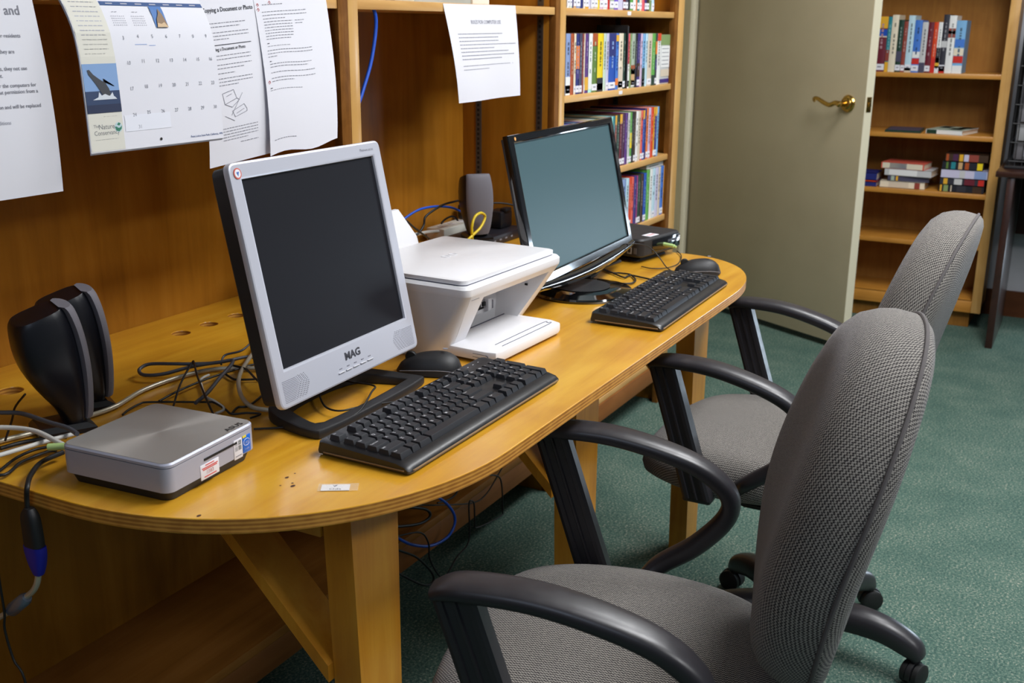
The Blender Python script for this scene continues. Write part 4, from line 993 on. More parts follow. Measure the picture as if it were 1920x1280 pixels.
def back_shape(t):
    x, y = outline(t, 0.222, 0.236, 2.2)
    return x * (1 - 0.10 * (y / 0.238)), y
def seat_place(x, y, off):
    z = 0.462 + off + 0.10 * max(0, abs(x) - 0.10) ** 1.5 * 0.6 - 0.9 * max(0, y - 0.15) ** 2 * 2.2
    return (x * (1 + .16 * min(0, y) / .25), 0.088 + y, z)
def make_chair(label, loc, rz):
    t = thing('office_chair', label, 'chair', loc, rz, 'grey task chairs at the desk')
    b = MB(); prof = [(0.02, .034), (.2, .033), (.4, .031), (.55, .029), (.7, .025), (.82, .018), (.90, .008), (.96, -.006), (.99, -.022), (1.0, -.036), (.985, -.050), (.95, -.058), (.8, -.060), (.02, -.060)]
    r, uv = cushion(prof, lambda a: outline(a, .243, .252, 2.8), seat_place)
    b.loft(r, FABRIC, None, True, True, uv); b.build('seat', t, angle=60)
    b = MB(); prof = [(0.02, .040), (.25, .040), (.5, .040), (.66, .0385), (.78, .034), (.87, .026), (.94, .012), (.98, -.006), (1.0, -.024), (1.0, -.045), (.994, -.054), (.97, -.060), (.92, -.0645), (.8, -.067), (.6, -.068), (.3, -.068), (.02, -.068)]
    r, uv = cushion(prof, back_shape, back_place)
    b.loft(r, FABRIC, None, True, True, uv); back = b.build('backrest', t, angle=60)
    b = MB(); P = [Vector(back_place(*[q * 1.003 for q in back_shape(2 * PI * k / 60)], -.049)) for k in range(60)]
    b.tube(P, .0028, PIPE, 8, None, 1, True); b.build('piping', back)
    for s in (-1, 1):
        X = .256 * s; b = MB()
        path = [(X, .268, .668), (X, .235, .677), (X, .150, .675), (X, .066, .657), (X, .004, .632), (X, -.034, .596), (X, -.032, .557), (X, .012, .505), (X, .075, .455), (X - .05 * s, .10, .418), (X - .12 * s, .10, .402)]
        sect = [(.020, .008), (.0265, .0115), (.0275, .0125), (.0265, .0130), (.024, .0138), (.021, .0145), (.0195, .0150), (.019, .0148), (.019, .014), (.019, .012), (.019, .009)]
        b.sweep(path, (1, 0, 0), sect, ARMP, 18, None, 6, 2.8)
        arm = b.build('armrest', t, angle=50)
        st = MB(); h = .026
        q0, q1 = Vector((X, .243, .668)), Vector((X, .160, .412)); rings = []
        for q, wy in ((q0, .0265), (q0.lerp(q1, .5), .0265), (q1, .0275)):
            ring = []
            for x, y in ((-.012, -1), (.012, -1), (.0145, -.8), (.0145, -.55), (.0115, -.5), (.0115, -.12), (.0145, -.06), (.0145, .06), (.0115, .12), (.0115, .5), (.0145, .55), (.0145, .8), (.012, 1), (-.012, 1), (-.0145, .8), (-.0145, .55), (-.0115, .5), (-.0115, .12), (-.0145, .06), (-.0145, -.06), (-.0115, -.12), (-.0115, -.5), (-.0145, -.55), (-.0145, -.8)):
                ring.append((q.x + x * s if False else q.x + x, q.y + y * wy, q.z))
            rings.append(ring)
        st.loft(rings, ARMP); st.box((X - .045 * s, .165, .408), (.09, .058, .022), ARMP, .006); st.build('arm_strut', arm, angle=25)
    b = MB(); b.loft([[(x * k, .03 + y * k, z) for x, y in ((-.21, -.19), (.21, -.19), (.21, .17), (-.21, .17))] for z, k in ((.388, .82), (.393, .97), (.3965, 1.0))], BLACKM); b.box((0, .02, .355), (.15, .22, .066), BLACKM, .012); b.build('seat_plate', t, angle=25)
    b = MB(); b.sweep([(0, -.02, .365), (0, -.11, .362), (0, -.155, .39), (0, -.158, .45), (0, -.165, .50)], (1, 0, 0), [(.035, .008), (.035, .008), (.034, .009), (.032, .008), (.030, .007)], BLACKM, 14); b.build('back_bar', t)
    b = MB(); b.lathe([(0, .09), (.030, .09), (.030, .21), (.026, .215), (.026, .25), (.017, .252), (.017, .33), (0, .33)], BLACKM, 24); b.build('gas_column', t)
    b = MB(); b.lathe([(0, .062), (.045, .062), (.050, .075), (.048, .105), (.036, .118), (0, .118)], BLACKM, 28); b.build('base_hub', t)
    for k in range(5):
        a = math.radians(48 + 72 * k); R = .275
        Mk = rot('Z', a - PI / 2)
        b = MB(); b.sweep([(0, .03, .092), (0, .10, .100), (0, .175, .096), (0, .232, .076), (0, .252, .056)], (1, 0, 0), [(.036, .028), (.033, .029), (.029, .027), (.025, .024), (.021, .014)], ARMP, 16, Mk, 5, 2.6); b.build('base_leg', t)
        c = MB(); Cm = Mk @ tr(0, .250, 0) @ rot('Z', .5 + 1.3 * k)
        for s in (-1, 1): c.lathe([(0, -.008), (.020, -.008), (.0245, -.005), (.0245, .005), (.020, .008), (0, .008)], RUB, 24, Cm @ tr(s * .013, .010, .0246) @ rot('Y', PI / 2))
        c.tube([(0, 0, .030), (0, 0, .060)], .006, STEEL, 10, Cm, smooth=False)
        hood = [[(x, .010 + .0265 * math.cos(q), .0246 + .0265 * math.sin(q)) for q in [math.radians(-20 + 22 * j) for j in range(11)]] + [(x, .010 + .02 * math.cos(q), .0246 + .02 * math.sin(q)) for q in [math.radians(200 - 22 * j) for j in range(11)]] for x in (-.005, .005)]
        c.loft(hood, BLACKM, Cm); c.build('caster', t, angle=40)
    return t
ch1 = make_chair('grey tweed task chair nearest the camera, pulled up to silver monitor keyboard', (1.233, 0.392, 0), math.radians(14))
ch2 = copy_tree(ch1); ch2.location = (2.108, 0.425, 0); ch2.rotation_euler = (0, 0, math.radians(0.5)); ch2['label'] = 'grey tweed task chair facing the glossy black monitor, farther along the desk'
# ------------------------------------------------------------------ papers hanging from the shelf edge
PT_ = PAPER
def sheet(name, f, w, h, label, cat, extra=None, nx=10, ny=18, group=None, mat=None):
    """f(u, v, e): point of the sheet, u across 0..w, v up 0..h, e lifts off the face"""
    b = MB(); vs = [f(w * i / nx, h * j / ny, 0) for j in range(ny + 1) for i in range(nx + 1)]
    vs += [f(w * i / nx, h * j / ny, -.0004) for j in range(ny + 1) for i in range(nx + 1)]
    q = (nx + 1) * (ny + 1); fs = []
    for j in range(ny):
        for i in range(nx):
            a = j * (nx + 1) + i; fs.append((a, a + 1, a + nx + 2, a + nx + 1)); fs.append((q + a, q + a + nx + 1, q + a + nx + 2, q + a + 1))
    for i in range(nx): fs.append((i, i + 1, q + i + 1, q + i)); a = ny * (nx + 1) + i; fs.append((a, a + 1, q + a + 1, q + a))
    for j in range(ny): a = j * (nx + 1); c = a + nx; fs.append((a, a + nx + 1, q + a + nx + 1, q + a)); fs.append((c, c + nx + 1, q + c + nx + 1, q + c))
    b.add(vs, fs, mat or PAPER)
    P = Pen(b, f)
    if extra: extra(P)
    return tag(b.build(name, None, angle=60), label, cat, group)
class Pen:
    def __init__(s, b, f): s.b, s.f, s.r = b, f, random.Random(3)
    def rect(s, x0, y0, x1, y1, m, e=.0004, n=1):
        k = max(1, n)
        for i in range(k):
            ya, yb = y0 + (y1 - y0) * i / k, y0 + (y1 - y0) * (i + 1) / k
            s.b.quad(s.f(x0, ya, e), s.f(x1, ya, e), s.f(x1, yb, e), s.f(x0, yb, e), m)
    def text(s, t, x, y, size, m=None, align='LEFT', bold=.0, sx=1.0, e=.0005):
        s.b.text(t, size, m or INK, lambda a, c: s.f(x + a, y + c, e), align, bold, sx)
    def lines(s, x0, x1, ytop, n, dy, hh=.0011, m=None, last=.6):
        y = ytop
        for i in range(n):
            xe = x1 if i < n - 1 else x0 + (x1 - x0) * last
            x = x0
            while x < xe:
                l = min(s.r.uniform(.003, .0085), xe - x); s.rect(x, y, x + l, y + hh, m or INKS); x += l + .0016
            y -= dy
        return y
    def poly(s, pts, m, e=.0006):
        s.b.add([s.f(a, c, e) for a, c in pts], [tuple(range(len(pts)))], m)
yb = lambda z: FY - .0035
# left notice: only its right part is in the picture
def f_notice(u, v, e): return Vector((0.781 + u + .012 * (1 - v / .279) ** 1.5 , FY + .0016 - .016 * math.sin(PI * (1 - v / .279) * .8) - e, 1.058 + v + .0))
def x_notice(p):
    p.text('r and', .193, .2315, .0165, INKS, 'RIGHT', .012)
    for i, (t, y) in enumerate((('ed for residents', .2035), ('when they are', .184), ('rates, they not use', .163), ('account.', .1545), ('or the computers for', .142), ('ut permission from a', .134), ('ion and will be replaced', .1155), ('conditions', .096))): p.text(t, .198 - (.012, .026, .012, .05, .003, .002, .001, .05)[i] , y, .0068, INKL if i in (7,) else INKS, 'RIGHT', .01)
    for y in (.224, .213, .194, .174, .126): p.lines(.02, .12, y, 1, .01, last=1)
sheet('notice', f_notice, .2159, .268, 'white printed notice hanging at left edge, with a cut-off heading', 'paper', x_notice)

# calendar: thick pad of leaves bulging off the shelf
def cal_y(z):
    K = [(1.100, 1.2045), (1.18, 1.2065), (1.235, 1.209), (1.270, 1.2145), (1.297, 1.226), (1.315, 1.2385), (1.335, 1.247), (1.345, 1.2475)]
    for (a, ya), (c, yc) in zip(K, K[1:]):
        if z <= c: t = (z - a) / (c - a); return ya + (yc - ya) * t
    return K[-1][1]
def f_cal(u, v, e): z = 1.109 + v; return Vector((1.0305 + u, cal_y(z) - e, z))
CW, CH = .2575, .222
def loc_cal(u, v, e): return f_cal(u, v, e) - Vector((1.0305, 1.2045, 1.109))
b = MB()
for k, (dx, dz) in enumerate(((0, 0), (.0008, -.0012), (.0002, -.0022), (.0012, -.003))):
    nx, ny = 6, 16
    vs = [loc_cal(CW * i / nx, CH * j / ny, -.0012 * k) + Vector((dx, 0, dz)) for j in range(ny + 1) for i in range(nx + 1)]
    b.add(vs, [(j * (nx + 1) + i, j * (nx + 1) + i + 1, (j + 1) * (nx + 1) + i + 1, (j + 1) * (nx + 1) + i) for j in range(ny) for i in range(nx)], PAPER)
rings = [[loc_cal(a, v, e) for v in [CH * j / 16 for j in range(17)]] for a, e in ((.0005, -.0004), (.0005, -.0042))]
p = Pen(b, loc_cal)
beige = plain('calendar_beige', (216, 213, 202), .75); band = plain('calendar_band', (38, 74, 128), .6); sky = plain('print_sky', (128, 160, 204), .6); sea = plain('print_sea', (44, 62, 96), .6); seal = plain('print_deep', (34, 44, 74), .6)
whale = plain('print_whale', (62, 64, 70), .6); foam = plain('print_foam', (206, 212, 220), .6); fur = plain('print_fur', (132, 104, 74), .6); furl = plain('print_rock', (196, 166, 128), .6); sky2 = plain('print_blue', (64, 112, 176), .6)
p.rect(.0012, .0015, .0600, .2215, beige, .0004, 14)
p.rect(.0012, .053, .0600, .118, sky, .0007, 4); p.rect(.0012, .053, .0600, .082, sea, .0009, 2); p.rect(.0012, .053, .0600, .064, seal, .0011, 1)
p.poly([(.034, .071), (.020, .092), (.010, .104), (.0085, .110), (.012, .1105), (.018, .104), (.027, .098), (.034, .094), (.050, .088), (.053, .0875), (.041, .094), (.034, .0985), (.036, .094), (.042, .085), (.046, .071)], whale, .0012)
p.poly([(.012, .0705), (.022, .074), (.034, .078), (.040, .0755), (.050, .074), (.054, .0705)], foam, .0014)
p.poly([(.022, .074), (.024, .081), (.028, .076)], foam, .0014); p.poly([(.042, .075), (.047, .080), (.049, .074)], foam, .0014)
p.lines(.010, .052, .1975, 12, .0061, .0012, INKL, .8); p.lines(.008, .034, .2145, 2, .004, .0016, INKS, .9)
p.lines(.028, .052, .0475, 1, .004, .0007, INKL, 1)
nc = plain('logo_slate', (110, 112, 116), .6); ng = plain('logo_green', (52, 122, 96), .6)
p.text('The', .0085, .0335, .0060, nc); p.text('Nature', .0170, .0310, .0096, nc, 'LEFT', .004); p.text('Conservancy', .0085, .0232, .0088, nc, 'LEFT', .004, .95)
p.lines(.010, .050, .0165, 1, .004, .0008, INKL, 1)
gl = [(.0515 + .0068 * math.cos(2 * PI * k / 20), .0320 + .0068 * math.sin(2 * PI * k / 20)) for k in range(20)]; p.poly(gl, plain('globe_pale', (186, 206, 212), .6), .0006)
p.poly([(.047, .028), (.052, .0262), (.0565, .0295), (.0572, .034), (.0545, .0315), (.051, .031), (.048, .033), (.0455, .033)], ng, .0008); p.poly([(.049, .0355), (.053, .034), (.0555, .037), (.052, .0385)], ng, .0008)
# month grid
p.rect(.0615, .1945, .2565, .1998, band, .0006, 2)
for k in range(7): p.rect(.072 + k * .0265, .1965, .084 + k * .0265, .198, INKL, .0009)
p.text('IAL', .0625, .2025, .0125, plain('calendar_blue', (60, 84, 132), .6), 'LEFT', .0, 1.0)
for k in range(2):
    p.lines(.076 + k * .036, .086 + k * .036, .1860, 1, .004, .0008, INKL, 1)
    for r_ in range(5):
        for q in range(7): p.rect(.0715 + k * .036 + q * .0036, .1800 - r_ * .0030, .0732 + k * .036 + q * .0036, .1811 - r_ * .0030, INKL, .0005)
p.rect(.147, .166, .1705, .1945, sky2, .0010, 6); p.poly([(.1485, .166), (.152, .177), (.1575, .184), (.161, .1915), (.165, .184), (.167, .178), (.1695, .166)], fur, .0024); p.poly([(.1485, .166), (.151, .172), (.158, .1705), (.164, .173), (.1695, .166)], furl, .0026)
dc = plain('calendar_numeral', (140, 142, 152), .7)
for r_, y in enumerate((.149, .1155, .0805, .0445)):
    for q in range(7):
        n = 3 + r_ * 7 + q; p.text(str(n), .0835 + q * .0268 - .004, y + (.002 if q else 0), .0072, dc, 'LEFT', .0)
p.text('31', .0875, .0275, .0072, dc)
for x, y, l in ((.1, .142, .022), (.126, .1405, .012)): p.rect(x, y, x + l, y + .0008, plain('calendar_rule', (150, 170, 214), .6), .0005)
p.rect(.064, .0245, .15, .047, plain('calendar_cell', (228, 229, 238), .75), .00045)
p.text('Point Lobos State Park, California, 1996', .2555, .0065, .0042, plain('calendar_blue', (60, 84, 132), .6), 'RIGHT', .01)
hole = [(.128 + .0022 * math.cos(2 * PI * k / 12), .0095 + .0022 * math.sin(2 * PI * k / 12)) for k in range(12)]; p.poly(hole, DARKH, .0008)
tag(b.build('calendar', None, (1.0305, 1.2045, 1.109), angle=60), 'wildlife wall calendar with a breaching whale picture hanging from the alcove shelf', 'calendar')

# two instruction sheets taped side by side
def f_d1(u, v, e): return Vector((1.290 + u - .004 * (v / .27), FY + .0016 - .016 * math.sin(PI * (1 - v / .27) * .75) - e, 1.0585 + v + .016 * (u / .216)))
def x_d1(p):
    p = Pen(p.b, lambda a, c, e: f_d1(a + .010, c - .005, e))
    p.text('Copying a Document or Photo', .007, .2410, .0096, INK, 'LEFT', .016, .96)
    p.lines(.009, .1, .2235, 2, .0055, .0012, INKS, .85); p.lines(.009, .014, .2185, 1, .005, .0012, INK, 1)
    p.lines(.009, .104, .2095, 3, .0052, .0011, INKS, .5)
    p.rect(.010, .1905, .107, .1917, INK)
    p.text('Copying a Document or Photo', .0085, .1825, .0072, INK, 'LEFT', .012, .92)
    p.lines(.012, .102, .1745, 2, .0055, .0011, INKS, 1); p.lines(.012, .102, .1605, 2, .0055, .0011, INKS, .8); p.lines(.014, .06, .1475, 1, .005, .0011, INKS, 1); p.lines(.014, .1, .1395, 3, .0052, .0011, INKS, .6)
    # line drawing of a printer being loaded
    r = INKS
    for a, c in (((.026, .117), (.052, .121)), ((.026, .117), (.03, .100)), ((.03, .100), (.058, .107)), ((.058, .107), (.052, .121)), ((.03, .100), (.046, .094)), ((.046, .094), (.064, .104)), ((.064, .104), (.058, .107)), ((.046, .088), (.074, .096)), ((.074, .096), (.080, .088)), ((.046, .088), (.052, .078)), ((.052, .078), (.080, .084)), ((.080, .088), (.080, .084)), ((.044, .082), (.072, .114)), ((.028, .082), (.050, .072)), ((.055, .083), (.074, .089)), ((.034, .112), (.047, .115))):
        d = (Vector(c) - Vector(a)); n_ = Vector((-d.y, d.x)).normalized() * .0004
        p.poly([tuple(Vector(a) - n_), tuple(Vector(c) - n_), tuple(Vector(c) + n_), tuple(Vector(a) + n_)], r)
    p.lines(.022, .105, .0615, 5, .0046, .0010, INKS, .7); p.lines(.062, .105, .036, 1, .005, .0011, INKS, 1)
sheet('instruction_sheet', f_d1, .204, .268, 'white copier instruction sheet with a line drawing, half behind calendar', 'paper', x_d1, group='copier instruction sheets')
def f_d2(u, v, e):
    k = (1 - v / .262)
    return Vector((1.424 + u - .012 * k * (u / .19), FY - .0005 - .021 * math.sin(PI * k * .62) - .006 * k * (u / .19) - e, 1.0655 + v + .0125 * (u / .19) + .004 * k * math.sin(u * 40)))
def x_d2(p):
    red = plain('red_pen', (206, 120, 124), .6)
    p.lines(.018, .075, .243, 1, .005, .0012, INKS, .9); p.lines(.015, .13, .2315, 3, .0055, .0011, INKS, .5); p.lines(.016, .088, .2155, 7, .0046, .0011, INKS, .9); p.lines(.096, .12, .2155, 2, .0045, .0010, INKS, .8)
    p.lines(.016, .022, .181, 1, .005, .0013, INK, 1); p.lines(.016, .075, .1765, 1, .005, .0008, INKS, 1); p.lines(.014, .133, .1695, 3, .005, .0011, INKS, .2); p.lines(.016, .022, .152, 1, .005, .0013, INK, 1); p.lines(.016, .126, .1475, 2, .0048, .0011, INKS, .9); p.lines(.016, .133, .1335, 1, .005, .0011, INKS, 1); p.lines(.016, .133, .1245, 2, .005, .0011, INKS, .5)
    p.lines(.010, .016, .109, 1, .005, .0013, INK, 1); p.lines(.010, .095, .1055, 1, .005, .0008, INKS, 1)
    p.lines(.012, .07, .0225, 1, .005, .0011, INKS, 1); p.lines(.145, .17, .2545, 1, .004, .0012, INKS, 1)
    for x, y in ((.004, .2435), (.004, .236), (.006, .1195), (.034, .246)):
        p.b.tube([p.f(x, y, .0006), p.f(x + .003, y + .003, .0006), p.f(x + .005, y, .0006), p.f(x + .002, y - .002, .0006)], .0005, red, 5)
sheet('instruction_sheet', f_d2, .190, .262, 'white sheet with red pen marks hanging beside the divider post', 'paper', x_d2, group='copier instruction sheets')

# rules sheet on the second alcove shelf
def f_d3(u, v, e):
    k = 1 - v / .206; w = .325
    return Vector((2.016 + u + .030 * k * (1 - u / w) + .004 * k * (u / w), FY + .0016 - .020 * math.sin(PI * k * .55) * (1 - .5 * u / w) - .004 * math.sin(u * 22) * k - e, 1.1185 + v + .0 + .002 * (u / w)))
def x_d3(p):
    p.text('RULES FOR COMPUTER USE', .172, .165, .0115, plain('notice_ink', (150, 150, 160), .7), 'CENTER', .01)
    y = .143
    for l in (.21, .19, .19, .272, .165, .235, .262, .2): p.lines(.035, .035 + l, y, 1, .01, .0019, MATS['notice_ink'], 1); y -= .0076
    p.lines(.035, .275, y - .006, 1, .01, .0015, MATS['notice_ink'], 1); p.rect(.285, y - .006, .289, y - .0045, INKL); p.lines(.035, .165, y - .014, 1, .01, .0015, MATS['notice_ink'], 1)
sheet('rules_sheet', f_d3, .322, .206, 'white rules sheet taped to the alcove shelf behind the black monitor', 'paper', x_d3)

# things standing on that shelf, cut off by the picture's top
b = MB(); b.box((0, 0, .03), (.085, .05, .06), plain('grey_folder', (120, 128, 118), .5), .003); b.box((0, -.0255, .004), (.08, .001, .006), plain('green_line', (60, 120, 70), .5))
tag(b.build('card_box', None, (1.775, 1.30, 1.3268)), 'grey green box on the alcove shelf beside the divider post', 'box')
m_, nt_, bs = newmat('clear_plastic'); bs.inputs['Base Color'].default_value = lin((205, 214, 208)); bs.inputs['Alpha'].default_value = .55; bs.inputs['Roughness'].default_value = .12; MATS['clear_plastic'] = m_
b = MB(); b.loft([[(x, y, z) for x, y in ((-w, -.03), (w, -.03), (w * .9, .05), (-w * .9, .05))] for z, w in ((0, .135), (.006, .137), (.012, .12), (.10, .115))], m_)
tag(b.build('sign_holder', None, (2.06, 1.30, 1.3268)), 'clear plastic stand on the alcove shelf above the rules sheet', 'stand')
b = MB(); b.box((0, 0, .06), (.075, .02, .12), plain('white_card', (232, 226, 216), .6), .001)
tag(b.build('white_card', None, (2.20, 1.275, 1.3268)), 'white card standing on alcove shelf to the right of the clear stand', 'card')
b = MB(); b.box((0, 0, .004), (.07, .06, .008), plain('pale_pamphlet', (206, 200, 180), .6), .001); tag(b.build('pamphlet', None, (1.885, 1.29, 1.3268)), 'pale pamphlet lying on the alcove shelf near the blue cable', 'pamphlet')
